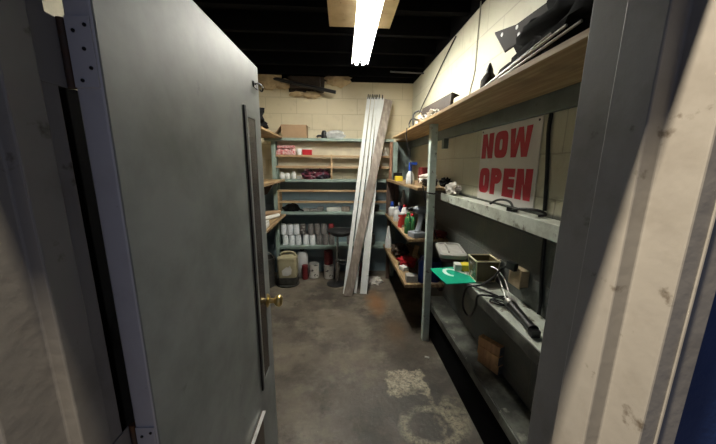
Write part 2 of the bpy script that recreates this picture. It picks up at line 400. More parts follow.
# hollow steel door frame: left jamb, right jamb, head
fr = MB()
def jamb(pts, z0, z1): fr.prism([(x, y, z0) for x, y in pts], (0, 0, z1 - z0))
jamb([(-.5, .33), (-.44, .33), (-.44, .403), (-.42, .403), (-.42, .452), (-.434, .452), (-.434, .4926), (-.5, .4926)], 0, 2.03)
jamb([(.489, .32), (.489, .515), (.418, .515), (.418, .436), (.404, .436), (.404, .374), (.43, .374), (.43, .32)], 0, 2.03)
fr.prism([(-.5, .325, 2.03), (-.5, .325, 1.975), (-.5, .39, 1.975), (-.5, .39, 1.952), (-.5, .445, 1.952), (-.5, .445, 1.966), (-.5, .5, 1.966), (-.5, .5, 2.03)], (.99, 0, 0))
trim = struct('trim_1', fr, 'jamb', 'grey painted steel door frame around the doorway', 'door frame', bevel=.0025)
# caulk bead down the outer face of the right jamb, strike hole, screws of the left jamb
obj('caulk_bead', MB().tube([(.456, .3195, 0), (.456, .3195, 2.0)], .002, 8, smooth=0), 'jamb', trim, smooth=True)
obj('bolt_hole', MB().lathe((.4185, .385, 1.4), [(.0045, 0), (.0045, .003)], 10, (-1, 0, 0)), 'black', trim)
for z in (1.74, 1.70, 1.668):
    obj('screw', MB().lathe((-.44 + .0005, .364, z + .03), [(.004, 0), (.004, .002)], 10, (1, 0, 0)), 'black', trim)

# ------------------------------------------------------------------ door
HX, HY = -.374, .50         # near edge, face side
FX, FY = -.3525, 1.31
DZ0, DZ1 = .012, 1.945
dv = V((FX - HX, FY - HY, 0)); DL = dv.length; du = dv.normalized(); dn = V((du.y, -du.x, 0))   # dn points into the doorway
def D(s, h, z): return V((HX, HY, 0)) + du * s + dn * h + V((0, 0, z))
def dbox(mb, s0, s1, h0, h1, z0, z1):
    return mb.hexa([D(s0, h0, z0), D(s1, h0, z0), D(s1, h1, z0), D(s0, h1, z0), D(s0, h0, z1), D(s1, h0, z1), D(s1, h1, z1), D(s0, h1, z1)])
TH = .043
m = MB(); dbox(m, 0, DL, -TH, 0, DZ0, DZ1)
door = obj('door_1', m, ['door', 'skylit_edge'], None, (HX, HY, 0), bevel=.004)
tagit(door, 'open grey steel door with a tall narrow glass slot', 'door'); door['kind'] = 'structure'
for p in door.data.polygons:
    if p.normal.y < -.9: p.material_index = 1
S0, S1, Z0, Z1 = .614, .740, .585, 1.752
m = MB(); fw = .018
dbox(m, S0 + .01, S0 + .01 + fw, 0, .006, Z0, Z1); dbox(m, S1 - fw, S1, 0, .005, Z0, Z1); dbox(m, S0 + .01 + fw, S1 - fw, 0, .006, Z0, Z0 + fw); dbox(m, S0 + .01 + fw, S1 - fw, 0, .006, Z1 - fw - .01, Z1)
win = obj('vision_panel', m, 'lite_frame', door, bevel=.002)
m = MB(); dbox(m, S0 + .01 + fw, S1 - fw, .0005, .004, Z0 + fw, Z1 - fw - .01)
obj('glass', m, 'dark_glass', win, label='dark glass')
m = MB(); dbox(m, S0 - .006, S0 + .0098, .0002, .006, Z0 - .02, Z1 + .008)
obj('frame_shadow', m, 'frame_shadow', win)  # black strip stands in for the frame's shadow on the door face
kp = D(.752, 0, .924)
obj('knob', MB().lathe(kp, [(.032, 0), (.032, .004), (.026, .01), (.012, .014), (.011, .034), (.02, .04), (.027, .05), (.028, .06), (.022, .069), (.01, .073), (0, .073)], 24, dn), 'brass', door, smooth=True, label='brass door knob')
m = MB(); dbox(m, .735, .790, .0, .004, 1.852, 1.874)
lt = obj('latch', m, 'dark_steel', door)
obj('hook', MB().tube([D(.745, .006, 1.865), D(.77, .016, 1.872), D(.795, .022, 1.862), D(.80, .016, 1.85), D(.785, .012, 1.852)], .0035, 8), 'dark_steel', lt, smooth=True)
m = MB(); dbox(m, .06, .585, 0, .006, .10, .475); dbox(m, .06, .585, 0, .017, .475, .482)
kpl = obj('kick_plate', m, ['kick'], door, label='brown metal kick plate')
m = MB(); dbox(m, .0605, .5845, .006, .0195, .482, .4845)
obj('flange', m, 'steel', kpl)
for zc in (1.715, .98, .25):
    m = MB(); m.hexa([D(-.0022, -TH + .002, zc - .05), D(-.0002, -TH + .002, zc - .05), D(-.0002, -.004, zc - .05), D(-.0022, -.004, zc - .05)] + [D(-.0022, -TH + .002, zc + .05), D(-.0002, -TH + .002, zc + .05), D(-.0002, -.004, zc + .05), D(-.0022, -.004, zc + .05)])
    hg = obj('hinge', m, 'skylit_edge', door)
    obj('knuckle', MB().lathe((-.4265, .508, zc - .05), [(.0065, 0), (.0065, .1)], 12), 'rust_steel', hg, smooth=True)
    obj('jamb_leaf', MB().box((-.4338, .455, zc - .05), (-.4315, .505, zc + .05)), 'jamb', hg)
    for dz, hh in ((.038, -.012), (.03, -.030), (.005, -.018), (-.022, -.012), (-.04, -.028)):
        c = D(-.0022, hh, zc + dz)
        obj('screw', MB().lathe(c, [(.0028, 0), (.0028, .0014)], 10, -du), 'black', hg)

# ------------------------------------------------------------------ ceiling light and patch board
one('patch_board', MB().box((-.10, 2.12, 2.632), (.385, 2.54, 2.651)), 'patch', 'square stained plywood board fixed to the ceiling above the lit tubes', 'board', (.14, 2.33, 2.632), bevel=.002)
L = thing('tube_light', 'long lit white fluorescent tube fixture hanging under the plywood board', 'light', (.18, 2.56, 2.632))
obj('housing', MB().prism([(.135, 1.97, 2.632), (.225, 1.97, 2.632), (.230, 1.97, 2.592), (.130, 1.97, 2.592)], (0, 1.18, 0)), 'fixture', L, bevel=.002)
for sg in (-1, 1):
    obj('reflector', MB().prism([(.18 + sg * .0501, 1.97, 2.592), (.18 + sg * .050, 1.97, 2.589), (.18 + sg * .082, 1.97, 2.556), (.18 + sg * .085, 1.97, 2.557)], (0, 1.18, 0)), 'fixture', L)
for x in (.148, .212):
    obj('tube', MB().tube([(x, 1.995, 2.562), (x, 3.125, 2.562)], .018, 14, smooth=0), 'tube', L, smooth=True)
    for y in (1.985, 3.135):
        obj('lamp_holder', MB().box((x - .014, y - .01, 2.545), (x + .014, y + .01, 2.585)), 'fixture', L, bevel=.002)
one('conduit', MB().tube([(.55, 3.5, 2.60), (.936, 3.48, 2.585)], .009, 8, smooth=0), 'conduit', 'thin grey conduit crossing the dark ceiling near the right wall', 'pipe', (.9, 3.5, 2.6), smooth=True)

# ------------------------------------------------------------------ foam and pipe on the back wall
m = MB()
for c, r, s in (((-.93, 3.96, 2.60), (.17, .055, .11), 1), ((-.76, 3.965, 2.56), (.12, .045, .06), 2)):
    m.blob(c, r, .35, 2.2, s)
one('foam_lump', m, 'foam', 'brown spray foam lump at the left top corner of the back wall', 'foam', (-.9, 3.98, 2.55), smooth=True)
one('foam_lump', MB().blob((-.06, 3.965, 2.63), (.15, .045, .075), .4, 2.5, 5), 'foam', 'smaller foam lump on the wall top near the light', 'foam', (-.1, 3.98, 2.6), smooth=True)
m = MB().blob((-.58, 3.975, 2.445), (.09, .028, .035), .3, 2.4, 8).blob((-.40, 3.975, 2.44), (.11, .028, .045), .3, 2.4, 9)
one('foam_bead', m, 'foam', 'pale foam bead squeezed out under the dark wall opening', 'foam', (-.5, 3.99, 2.44), smooth=True)
m = MB().prism([(-.69, 3.985, 2.47), (-.24, 3.985, 2.47), (-.22, 3.985, 2.66), (-.70, 3.985, 2.66)], (0, .015, 0)).box((-.66, 3.89, 2.50), (-.28, 3.985, 2.64))
one('duct_stub', m, 'dark_iron', 'dark brown duct stub set in the foam above the back wall', 'duct', (-.45, 3.98, 2.5), bevel=.004)
one('iron_pipe', MB().tube([(-.87, 3.93, 2.615), (-.46, 3.868, 2.52), (-.08, 3.80, 2.437)], .021, 12, smooth=0), 'dark_steel', 'dark iron bar sticking out across the back wall foam', 'pipe', (-.4, 3.8, 2.5), smooth=True)

# ------------------------------------------------------------------ back shelving unit
U = thing('shelving_unit', 'green painted shelving across the back wall with pine rails', 'shelving', (-.12, 3.89, 0))
Y0, Y1 = 3.78, 3.998
for a, b, y in ((-.905, -.855, Y0), (.665, .725, Y0), (-.905, -.855, 3.93), (.665, .725, 3.93)):
    obj('post', MB().box((a, y + .002, 0), (b, y + .06, 1.846)), 'green', U, bevel=.003)
for z0, z1, x0, x1 in ((1.847, 1.881, -.99, .665), (1.326, 1.36, -.853, .663), (.89, .926, -.853, .663), (.415, .456, -.853, .663)):
    obj('shelf', MB().box((x0, Y0 - .006, z0), (x1, Y1, z1)), 'green', U, bevel=.003)
for z0, z1 in ((1.645, 1.671), (1.505, 1.532), (1.194, 1.222), (1.048, 1.076)):
    d = .075 if z0 > 1.6 else .035
    obj('rail', MB().box((-.853, Y0 + .004, z0), (.618, Y0 + .004 + d, z1)), 'slat', U, bevel=.002)
obj('added_rear_panel', MB().box((-.85, 3.90, 1.50), (.66, 3.912, 1.846)), 'cream_panel', U, label='cream panel added to brighten the rail bay')  # added ahead of the wall so the bay behind the rails looks lit
obj('divider', MB().box((-.152, Y0 - .004, 1.362), (-.128, Y0 + .06, 1.68)), 'slat', U, bevel=.002)
obj('batten', MB().box((.619, Y0 - .004, 1.362), (.655, Y0 + .05, 1.845)), 'redwood', U, bevel=.002, label='reddish upright batten')
obj('side_board', MB().box((-.853, Y0 + .01, .928), (-.832, Y0 + .19, 1.19)), 'slat', U, bevel=.002)
obj('back_panel', MB().box((.728, 3.97, 1.0), (.938, 3.998, 1.86)), 'teal', U, label='grey green panel in the corner')

# left shelves
LS = thing('wall_shelf', 'dirty plywood shelves along the left wall behind the door', 'shelving', (-.94, 2.6, 0))
for z, x in ((1.895, -.755), (1.36, -.742), (.90, -.753)):
    obj('shelf', MB().hexa([(XL, 1.5, z - .022), (x + .01, 1.5, z - .022), (x, Y0 - .01, z - .022), (XL, Y0 - .01, z - .022), (XL, 1.5, z), (x + .01, 1.5, z), (x, Y0 - .01, z), (XL, Y0 - .01, z)]), 'ply_dirty', LS, bevel=.002)
for z in (1.336, .876):
    for y in (2.0, 3.3):
        obj('bracket', MB().prism([(XL, y, z), (-.78, y, z), (-.86, y, z - .12), (XL, y, z - .26)], (0, .03, 0)), 'brownboard', LS)
for y in (1.55, 3.6):
    obj('post', MB().box((XL, y, 0), (XL + .05, y + .05, 1.872)), 'teal', LS)

# right rear shelves (three boards with skewed front edges)
RS = thing('corner_shelf', 'three plywood shelves in the far right corner', 'shelving', (.76, 3.0, 0))
for z, xf, xn, yn, t in ((1.372, .575, .622, 2.325, .026), (.912, .575, .578, 2.39, .024), (.48, .56, .57, 2.41, .034)):
    obj('shelf', MB().hexa([(xn, yn, z - t), (.938, yn, z - t), (.938, 3.765, z - t), (xf, 3.765, z - t), (xn, yn, z), (.938, yn, z), (.938, 3.765, z), (xf, 3.765, z)]), 'ply_dirty', RS, bevel=.002)
for k in range(3):
    obj('end_board', MB().box((.585 + k * .055, 3.735, .914), (.635 + k * .055, 3.76, 1.344)), 'brownboard', RS, bevel=.002)
for z in (1.344, .886, .444):
    obj('cleat', MB().box((.905, 2.45, z - .05), (.938, 3.73, z)), 'brownboard', RS)
obj('end_post', MB().box((.60, 3.70, 0), (.65, 3.735, .444)), 'brownboard', RS)
obj('end_post', MB().box((.60, 3.70, .482), (.65, 3.735, .886)), 'brownboard', RS)

# overhead shelf on the right
OS = thing('overhead_shelf', 'long plywood shelf high on the right wall carrying junk', 'shelf', (.8, 2.3, 1.89))
obj('board', MB().box((.61, .56, 1.868), (.938, 3.56, 1.888)), 'ply', OS, bevel=.002)
obj('board', MB().box((.735, 3.561, 1.868), (.938, 3.998, 1.888)), 'ply', OS, bevel=.002)
obj('ledger', MB().box((.905, .56, 1.785), (.938, 3.96, 1.867)), 'teal', OS, bevel=.002)
obj('hanger', MB().box((.895, 2.55, 1.70), (.937, 2.6, 1.784)), 'teal', OS)

P = thing('support_post', 'pale green painted timber post carrying the overhead shelf', 'post', (.745, 2.285, 0))
obj('upright', MB().hexa([(.718, 2.262, 0), (.774, 2.262, 0), (.774, 2.318, 0), (.718, 2.318, 0), (.688, 2.262, 1.867), (.742, 2.262, 1.867), (.742, 2.318, 1.867), (.688, 2.318, 1.867)]), 'postp', P, bevel=.003)
obj('cord_knot', MB().tube([(.688, 2.255, 1.335), (.735, 2.25, 1.328), (.765, 2.262, 1.335), (.77, 2.30, 1.34), (.755, 2.325, 1.338), (.70, 2.325, 1.335), (.683, 2.30, 1.333)], .006, 8, True), 'rubber', P, smooth=True)

NS = thing('narrow_shelf', 'narrow whitish plank shelf under the red and white sign', 'shelf', (.88, 1.4, 1.3))
obj('plank', MB().box((.822, .52, 1.296), (.938, 2.315, 1.322)), 'plankp', NS, bevel=.003)
obj('lip', MB().hexa([(.816, .52, 1.262), (.8215, .52, 1.262), (.8215, 2.315, 1.272), (.816, 2.315, 1.272), (.816, .52, 1.33), (.8215, .52, 1.33), (.8215, 2.315, 1.33), (.816, 2.315, 1.33)]).box((.8216, .6, 1.268), (.845, 2.30, 1.295)), 'plankp', NS, bevel=.002)

WS = thing('work_ledge', 'grey green ledge with cords and a tool, below the narrow shelf', 'shelf', (.85, 1.1, .83))
obj('top', MB().box((.753, .52, .833), (.938, 1.69, .857)), 'plankp', WS, bevel=.003)
obj('rear_top', MB().box((.81, 1.691, .837), (.938, 2.25, .857)), 'ledge', WS)
obj('fascia', MB().box((.745, .52, .80), (.7525, 1.69, .859)), 'ledge', WS, bevel=.002)
for y in (.7, 1.63):
    obj('bracket', MB().prism([(.938, y, .832), (.78, y, .832), (.8, y, .80), (.938, y, .66)], (0, .03, 0)), 'ledge', WS)

FL = thing('floor_ledge', 'low dark grimy timber ledge along the floor by the right wall', 'ledge', (.85, 1.4, 0))
obj('top', MB().box((.785, .52, .322), (.938, 2.43, .35)), 'ledge', FL, bevel=.003)
obj('front_rail', MB().box((.772, .52, .30), (.7848, 2.43, .357)).box((.7785, .52, .30), (.7846, 2.43, .362)), 'ledge', FL, bevel=.002)
obj('riser', MB().box((.80, .52, 0), (.83, 2.40, .321)), 'black_timber', FL)

# ------------------------------------------------------------------ NOW OPEN sign on the right wall
SG = thing('open_sign', 'white board on the right wall with big red letters', 'sign', (.937, 1.64, 1.335))
def SW(u, z, h=0): return V((.937 - h, u, z))                 # u = world Y
obj('board', MB().prism([SW(1.918, 1.335), SW(1.332, 1.335), SW(1.340, 1.783), SW(1.932, 1.784)], (-.004, 0, 0)), 'sign', SG)
def letters(word, y0, y1, z0, z1, gap=.018):
    n = len(word); w_each = {'N': 1, 'O': 1, 'W': 1.35, 'P': .95, 'E': .85}
    tot = sum(w_each[c] for c in word); W = (y0 - y1 - gap * (n - 1)); y = y0; t = .0007
    for c in word:
        w = W * w_each[c] / tot; h = z1 - z0; s = .055; mb = MB()
        q = lambda u, v: SW(y - u * w, z0 + v * h, .0042)
        a = s / w; b = .046 / h
        def poly(p): mb.prism([q(*k) for k in p], (-t, 0, 0))
        if c == 'N':
            poly([(0, 0), (a, 0), (a, 1), (0, 1)]); poly([(1 - a, 0), (1, 0), (1, 1), (1 - a, 1)]); poly([(a, 1), (a, .55), (1 - a, 0), (1 - a, .45)])
        elif c == 'W':
            k = a * .86
            poly([(0, 1), (k, 1), (.268, .42), (.5 - k * .42, 1), (.5 + k * .42, 1), (.732, .42), (1 - k, 1), (1, 1), (.75 + k * .52, 0), (.75 - k * .52, 0), (.5, .56), (.25 + k * .52, 0), (.25 - k * .52, 0)])
        elif c == 'E':
            poly([(0, 0), (a, 0), (a, 1), (0, 1)])
            for v in (0, .5 - b / 2, 1 - b): poly([(a, v), (1, v), (1, v + b), (a, v + b)])
        elif c == 'P':
            poly([(0, 0), (a, 0), (a, 1), (0, 1)])
            arc = lambda rx, ry, cx: [(cx + rx * math.cos(x), .71 + ry * math.sin(x)) for x in [R(90 - 18 * i) for i in range(11)]]
            o_ = [(a, 1)] + arc(1 - .55, .29, .55) + [(a, .42)]; i_ = [(a, 1 - b * .9)] + arc(1 - .55 - a, .29 - b * .9, .55) + [(a, .42 + b * .9)]
            for k in range(len(o_) - 1): poly([o_[k], o_[k + 1], i_[k + 1], i_[k]])
        elif c == 'O':
            def ring(rx, ry):
                out = []
                for i in range(28):
                    x = 2 * math.pi * i / 28; e = .55
                    out.append((.5 + rx * math.copysign(abs(math.cos(x)) ** e, math.cos(x)), .5 + ry * math.copysign(abs(math.sin(x)) ** e, math.sin(x))))
                return out
            o_ = ring(.5, .5); i_ = ring(.5 - a, .5 - b)
            for k in range(28): poly([o_[k], o_[(k + 1) % 28], i_[(k + 1) % 28], i_[k]])
        obj('letter', mb, 'signred', SG, label='red letter ' + c)
        y -= w + gap
letters('NOW', 1.906, 1.404, 1.598, 1.752)
letters('OPEN', 1.906, 1.362, 1.378, 1.538)
for u in (1.912, 1.362):
    obj('grommet', MB().lathe(SW(u, 1.768, .004), [(.006, 0), (.006, .002)], 12, (-1, 0, 0)), 'dark_steel', SG)

# ------------------------------------------------------------------ cables on the right wall
one('hanging_cable', MB().tube([(.934, 1.292, 1.783), (.928, 1.285, 1.70), (.93, 1.26, 1.5), (.93, 1.245, 1.35)], .0085, 10).tube([(.934, 1.225, 1.26), (.932, 1.215, 1.1), (.931, 1.19, .93), (.92, 1.175, .868)], .0085, 10), 'rubber', 'thick black cable running down the wall right of the red lettered sign', 'cable', (.93, 1.25, .87), smooth=True)
one('pull_string', MB().tube([(.936, 2.122, 2.64), (.936, 2.128, 2.4), (.936, 2.131, 2.2), (.935, 2.18, 2.088), (.93, 2.2, 1.892)], .004, 6), 'string', 'pale string hanging down the wall to the overhead shelf', 'string', (.936, 2.15, 1.915), smooth=True)
one('black_wire', MB().tube([(.931, 2.53, 2.59), (.931, 2.8, 2.49), (.931, 3.2, 2.33), (.926, 3.5, 2.2), (.9, 3.6, 2.06), (.86, 3.62, 1.98), (.78, 3.54, 1.91), (.7, 3.5, 1.894)], .005, 6), 'rubber', 'thin black wire slanting from the wall top to the overhead shelf', 'wire', (.93, 3.1, 1.915), smooth=True)
one('dangling_cord', MB().tube([(.604, 2.75, 1.893), (.601, 2.74, 1.80), (.64, 2.72, 1.60), (.65, 2.66, 1.42), (.65, 2.65, 1.378)], .004, 6), 'rubber', 'thin black cord dangling from the overhead shelf to the top corner shelf', 'cord', (.7, 2.6, 1.37), smooth=True)
one('slack_cord', MB().tube([(.66, 2.316, 1.385), (.672, 2.306, 1.33), (.70, 2.325, 1.24), (.742, 2.335, 1.14), (.79, 2.345, 1.0), (.83, 2.375, .92)], .006, 8), 'rubber', 'black cord slanting behind the green post down to the middle corner shelf', 'cord', (.74, 2.34, .92), smooth=True)
m = MB().tube([(.87, 1.62, 1.333), (.89, 1.585, 1.358), (.895, 1.52, 1.368), (.885, 1.44, 1.362), (.868, 1.385, 1.335)], .0065, 8).tube([(.868, 1.39, 1.334), (.858, 1.36, 1.34), (.875, 1.29, 1.352), (.905, 1.235, 1.35), (.92, 1.22, 1.335), (.895, 1.235, 1.329)], .0065, 8).obox((.862, 1.385, 1.335), (.018, .05, .02), R(20))
one('strap_cord', m, 'rubber', 'looped black strap lying on the narrow shelf below the sign', 'strap', (.88, 1.4, 1.322), smooth=True)

# outlet with plug and cord
OB = thing('outlet_box', 'beige electrical outlet box on the dark lower wall', 'outlet', (.94, 1.335, .955))
obj('box_body', MB().box((.895, 1.295, .945), (.939, 1.385, 1.035)), 'beige', OB, bevel=.006)
obj('face_plate', MB().box((.888, 1.29, .94), (.8948, 1.39, 1.04)), 'beige', OB, bevel=.002)
m = MB().tube([(.876, 1.36, 1.045), (.862, 1.42, 1.005), (.84, 1.45, .94), (.79, 1.48, .885), (.75, 1.50, .870), (.730, 1.525, .85), (.726, 1.55, .78), (.730, 1.55, .71), (.736, 1.50, .685), (.736, 1.45, .72), (.733, 1.41, .79), (.731, 1.39, .862), (.775, 1.37, .872), (.82, 1.36, .868)], .006, 8, smooth=5)
m.tube([(.736, 1.53, .868), (.75, 1.50, .870), (.79, 1.44, .868), (.83, 1.37, .868)], .006, 8)
m.obox((.876, 1.35, 1.045), (.024, .055, .04), R(10))
one('drooping_flex', m, 'rubber', 'black power cord from the outlet drooping over the work ledge edge', 'cord', (.84, 1.46, .857), smooth=True)

# tool with collar
TL = thing('power_tool', 'black handled tool with a silver collar lying on the work ledge', 'tool', (.83, 1.15, .857))
obj('handle', MB().tube([(.822, 1.235, .887), (.812, 1.16, .885), (.80, 1.08, .883), (.793, 1.03, .882)], lambda t: .023 - .004 * math.sin(t * 3) , 14).obox((.79, 1.018, .877), (.034, .03, .03), R(-8)), 'black', TL, smooth=True)
obj('collar', MB().tube([(.826, 1.262, .889), (.822, 1.233, .888)], .026, 16, smooth=0), 'steel', TL, smooth=True)
obj('guard', MB().tube([(.835, 1.262, .89), (.862, 1.33, .905), (.878, 1.40, .945), (.868, 1.47, .98), (.855, 1.51, .982)], .0038, 8).tube([(.82, 1.262, .885), (.835, 1.32, .90), (.858, 1.40, .925), (.862, 1.46, .965)], .0035, 8), 'steel', TL, smooth=True, label='bent silver guard wire')
m = MB()
for i, (a, b) in enumerate(((.05, .03), (.042, .034), (.05, .026))):
    m.tube([(.802 + .01 * i + a * math.cos(x) * .8, 1.315 + b * math.sin(x) * 1.3, .864 + .006 * i + .004 * math.sin(2 * x)) for x in [2 * math.pi * k / 12 for k in range(12)]], .004, 6, True, 1)
one('coiled_lead', m, 'dark_steel', 'small coil of grey lead beside the silver collar', 'cable', (.81, 1.315, .857), smooth=True)

# green sign, yellow box, glass box, bin with lid
GS = thing('green_sign', 'green plastic sign lying over the end of the work ledge', 'sign', (.74, 1.68, .8595))
obj('panel', MB().prism([(.592, 1.80, .8595), (.613, 1.545, .8595), (.842, 1.567, .8595), (.83, 1.84, .8595)], (0, 0, .005)), 'greensign', GS)
g = [(.705, 1.665), (.684, 1.675), (.671, 1.705), (.671, 1.74), (.683, 1.772), (.708, 1.786), (.735, 1.778), (.757, 1.755), (.785, 1.715), (.812, 1.68)]
obj('numeral', MB().strip([(x, y, .865) for x, y in g], .026, (0, 0, 1), .0006).strip([(.815, 1.668, .865), (.815, 1.80, .865)], .026, (0, 0, 1), .0006), 'signwhite', GS, label='white number 2 lying sideways')
YB_ = thing('battery_box', 'small yellow and grey box on the green sign', 'box', (.805, 1.755, .866))
obj('carton', MB().obox((.83, 1.765, .888), (.07, .07, .042), R(-12)), 'yellow', YB_, bevel=.002)
obj('end_flap', MB().obox((.772, 1.775, .888), (.043, .068, .04), R(-12)), 'paper', YB_, bevel=.002, label='grey white end')
GB = thing('glass_box', 'open square box of dark glass with brass edges on the work ledge', 'box', (.852, 1.60, .866))
cx, cy, rz = .86, 1.612, R(-4); rot = Matrix.Rotation(rz, 3, 'Z')
def gb(dx, dy, z, k): return V((cx, cy, z)) + rot @ V((dx * k, dy * k, 0))
h0, h1 = .054, .068
for n_, (ax, ay) in enumerate(((1, 0), (-1, 0), (0, 1), (0, -1))):
    t_ = V((-ay, ax))
    a0 = gb(ax * h0 + t_.x * h0, ay * h0 + t_.y * h0, .867, 1); b0 = gb(ax * h0 - t_.x * h0, ay * h0 - t_.y * h0, .867, 1)
    a1 = gb(ax * h1 + t_.x * h1, ay * h1 + t_.y * h1, .997, 1); b1 = gb(ax * h1 - t_.x * h1, ay * h1 - t_.y * h1, .997, 1)
    nrm = rot @ V((ax, ay, 0)) * -.004
    obj('pane', MB().prism([a0, b0, b1, a1], nrm), 'glass_olive', GB)
m = MB()
c = [gb(x * h1, y * h1, .999, 1) for x, y in ((1, 1), (-1, 1), (-1, -1), (1, -1))]; c0 = [gb(x * h0, y * h0, .868, 1) for x, y in ((1, 1), (-1, 1), (-1, -1), (1, -1))]
for k in range(4):
    m.tube([c[k], c[(k + 1) % 4]], .005, 8, smooth=0); m.tube([c0[k], c0[(k + 1) % 4]], .003, 8, smooth=0); m.tube([c0[k], c[k]], .003, 8, smooth=0)
obj('brass_edge', m, 'edge_light', GB, smooth=True)
obj('bottom', MB().obox((cx, cy, .869), (.108, .108, .005), rz), 'dark_iron', GB)
obj('flap', MB().prism([c[3], c[0], c[0] + V((.007, .0, .0)), c[3] + V((.007, -.0, .0))], (0, 0, .012)), 'dark_iron', GB)
BN = thing('storage_tub', 'dark maroon tub with a cloudy plastic lid between post and green sign', 'tub', (.822, 2.04, .8575))
ang = R(-12)
mm = Matrix.Rotation(ang, 3, 'Z')
def ring_pts(hx, hy, r, z, n=6):
    out = []
    for cxs, cys, a0 in ((1, 1, 0), (-1, 1, 90), (-1, -1, 180), (1, -1, 270)):
        for i in range(n):
            a = R(a0 + 90 * i / (n - 1)); out.append(V((.822, 2.04, z)) + mm @ V((cxs * (hx - r) + r * math.cos(a), cys * (hy - r) + r * math.sin(a), 0)))
    return out
def loft(mb, rings, cap0=True, cap1=True):
    n = len(rings[0]); vs = [p for r_ in rings for p in r_]; fs = []
    for i in range(len(rings) - 1):
        for j in range(n): fs.append((i * n + j, i * n + (j + 1) % n, (i + 1) * n + (j + 1) % n, (i + 1) * n + j))
    if cap0: fs.append(tuple(range(n))[::-1])
    if cap1: fs.append(tuple(range((len(rings) - 1) * n, len(rings) * n)))
    return mb.add(vs, fs)
obj('tub', loft(MB(), [ring_pts(.075, .11, .03, .858), ring_pts(.088, .135, .03, .89), ring_pts(.09, .138, .03, .90)]), 'maroon', BN, smooth=True)
lidp = loft(MB(), [ring_pts(.09, .14, .035, .900), ring_pts(.094, .165, .04, .901), ring_pts(.098, .17, .04, .912), ring_pts(.096, .168, .04, .93), ring_pts(.088, .155, .04, .938), ring_pts(.078, .14, .04, .938), ring_pts(.072, .13, .035, .929), ring_pts(.03, .05, .02, .929), ring_pts(.02, .04, .015, .934)])
obj('lid', lidp, 'traylid', BN, smooth=True, label='cloudy clear plastic lid')
hp = [V((.822, 2.04, .934)) + mm @ V((-.03, y, z)) for y, z in ((.12, .005), (.05, .016), (-.05, .016), (-.12, .005))]
obj('lid_rib', MB().tube(hp, .006, 8), 'traylid', BN, smooth=True)

# stacked lumber blocks
for i, (z, dx, dy, lb) in enumerate(((.3505, .012, 0, 'bottom'), (.4085, 0, 0, 'middle'), (.4665, .006, .012, 'top'))):
    lb = {'bottom': 'short lumber offcut at the bottom of the stack on the floor ledge', 'middle': 'short lumber offcut in the middle of the stack on the floor ledge', 'top': 'orange lumber offcut on top of the stack on the floor ledge'}[lb]
    m = MB().obox((.886 + dx * .5, 1.476 + dy * .5, z + .029), (.042, .145, .0565), R(24 + dy * 250))
    o = one('lumber_block', m, ['oak', 'lumber_end'], lb, 'wood block', (.895, 1.48, z), 'lumber offcuts on the floor ledge', bevel=.003)
    for p in o.data.polygons:
        if p.normal.y < -.6: p.material_index = 1
one('paper_scrap', MB().obox((.691, 2.034, .006), (.036, .013, .011), R(-25)), 'paper', 'tiny white scrap on the floor near the floor ledge', 'scrap', (.691, 2.034, 0), bevel=.003)

# ------------------------------------------------------------------ junk on the overhead shelf
zt = 1.8885
m = MB().blob((.80, .96, 2.02), (.11, .33, .13), .3, 2.6, 3, 4, zt, .935).blob((.80, .80, 2.14), (.10, .20, .13), .4, 2.6, 6, 3, zt, .935).blob((.80, 1.18, 2.03), (.08, .14, .10), .4, 3, 11, 3, zt, .935)
one('black_bag', m, 'blackcloth', 'bulky black bag heaped on the near end of the overhead shelf', 'bag', (.8, 1.0, zt), smooth=True)
m = MB().lathe((.81, 1.40, zt), [(.085, 0), (.09, .02), (.09, .075), (.075, .11), (.04, .135), (0, .14)], 20, sx=.9, sy=1.0)
one('brown_bundle', m, 'unlit_brown', 'rounded dark brown bundle under the drilled metal plate', 'bundle', (.81, 1.40, zt), smooth=True)
def pl(y, z): return V((.75, y, z))
pts = [pl(1.514, 2.195), pl(1.40, 2.07), pl(1.10, 2.07), pl(1.12, 2.14), pl(1.329, 2.15)]
BP = thing('bracket_plate', 'drilled dark metal plate sticking out over the overhead shelf', 'bracket', (.76, 1.3, 2.07))
obj('plate', MB().prism(pts, (.012, .02, 0)), 'unlit_brown', BP)
for y, z in ((1.44, 2.155), (1.30, 2.10), (1.32, 2.135)):
    obj('bright_hole', MB().lathe(pl(y, z) , [(.0085, 0), (.0085, .002)], 12, (-1, 0, 0)), 'white_plastic', BP)  # white discs stand in for the bright look of the drilled holes
for i, (a, b, r) in enumerate((((.622, 1.265, zt + .006), (.683, .93, zt + .085), .0045), ((.632, 1.22, zt + .006), (.69, .88, zt + .075), .0045), ((.625, 1.30, zt + .005), (.684, 1.0, zt + .09), .0035))):
    lbl = ('middle silver rod leaning from the overhead shelf edge onto the black bag', 'silver rod nearest the door frame, leaning onto the black bag', 'thin silver rod reaching farthest along the edge of the overhead shelf')[i]
    one('metal_rod', MB().tube([a, b], r, 10, smooth=0), 'steel', lbl, 'rod', a, 'rods on the overhead shelf', smooth=True)
SB = thing('small_bottle', 'small brown bottle with a pointed cap on the overhead shelf', 'bottle', (.85, 1.735, zt))
obj('body', MB().lathe((.85, 1.735, zt), [(.042, 0), (.044, .01), (.044, .15), (.03, .175), (.022, .185)], 18), 'unlit_brown', SB, smooth=True)
obj('cap', MB().lathe((.85, 1.735, zt + .185), [(.022, 0), (.02, .02), (.006, .055), (0, .06)], 16), 'black', SB, smooth=True)
obj('label_panel', MB().lathe((.85, 1.735, zt + .03), [(.0443, 0), (.0446, .002), (.0446, .065), (.0443, .067)], 18), 'beige', SB, smooth=True)
one('white_bottle', MB().lathe((.90, 1.66, zt), [(.03, 0), (.032, .01), (.032, .11), (.014, .135), (.014, .16), (0, .162)], 16), 'white_plastic', 'white bottle behind the small pointed brown bottle', 'bottle', (.9, 1.66, zt), smooth=True)
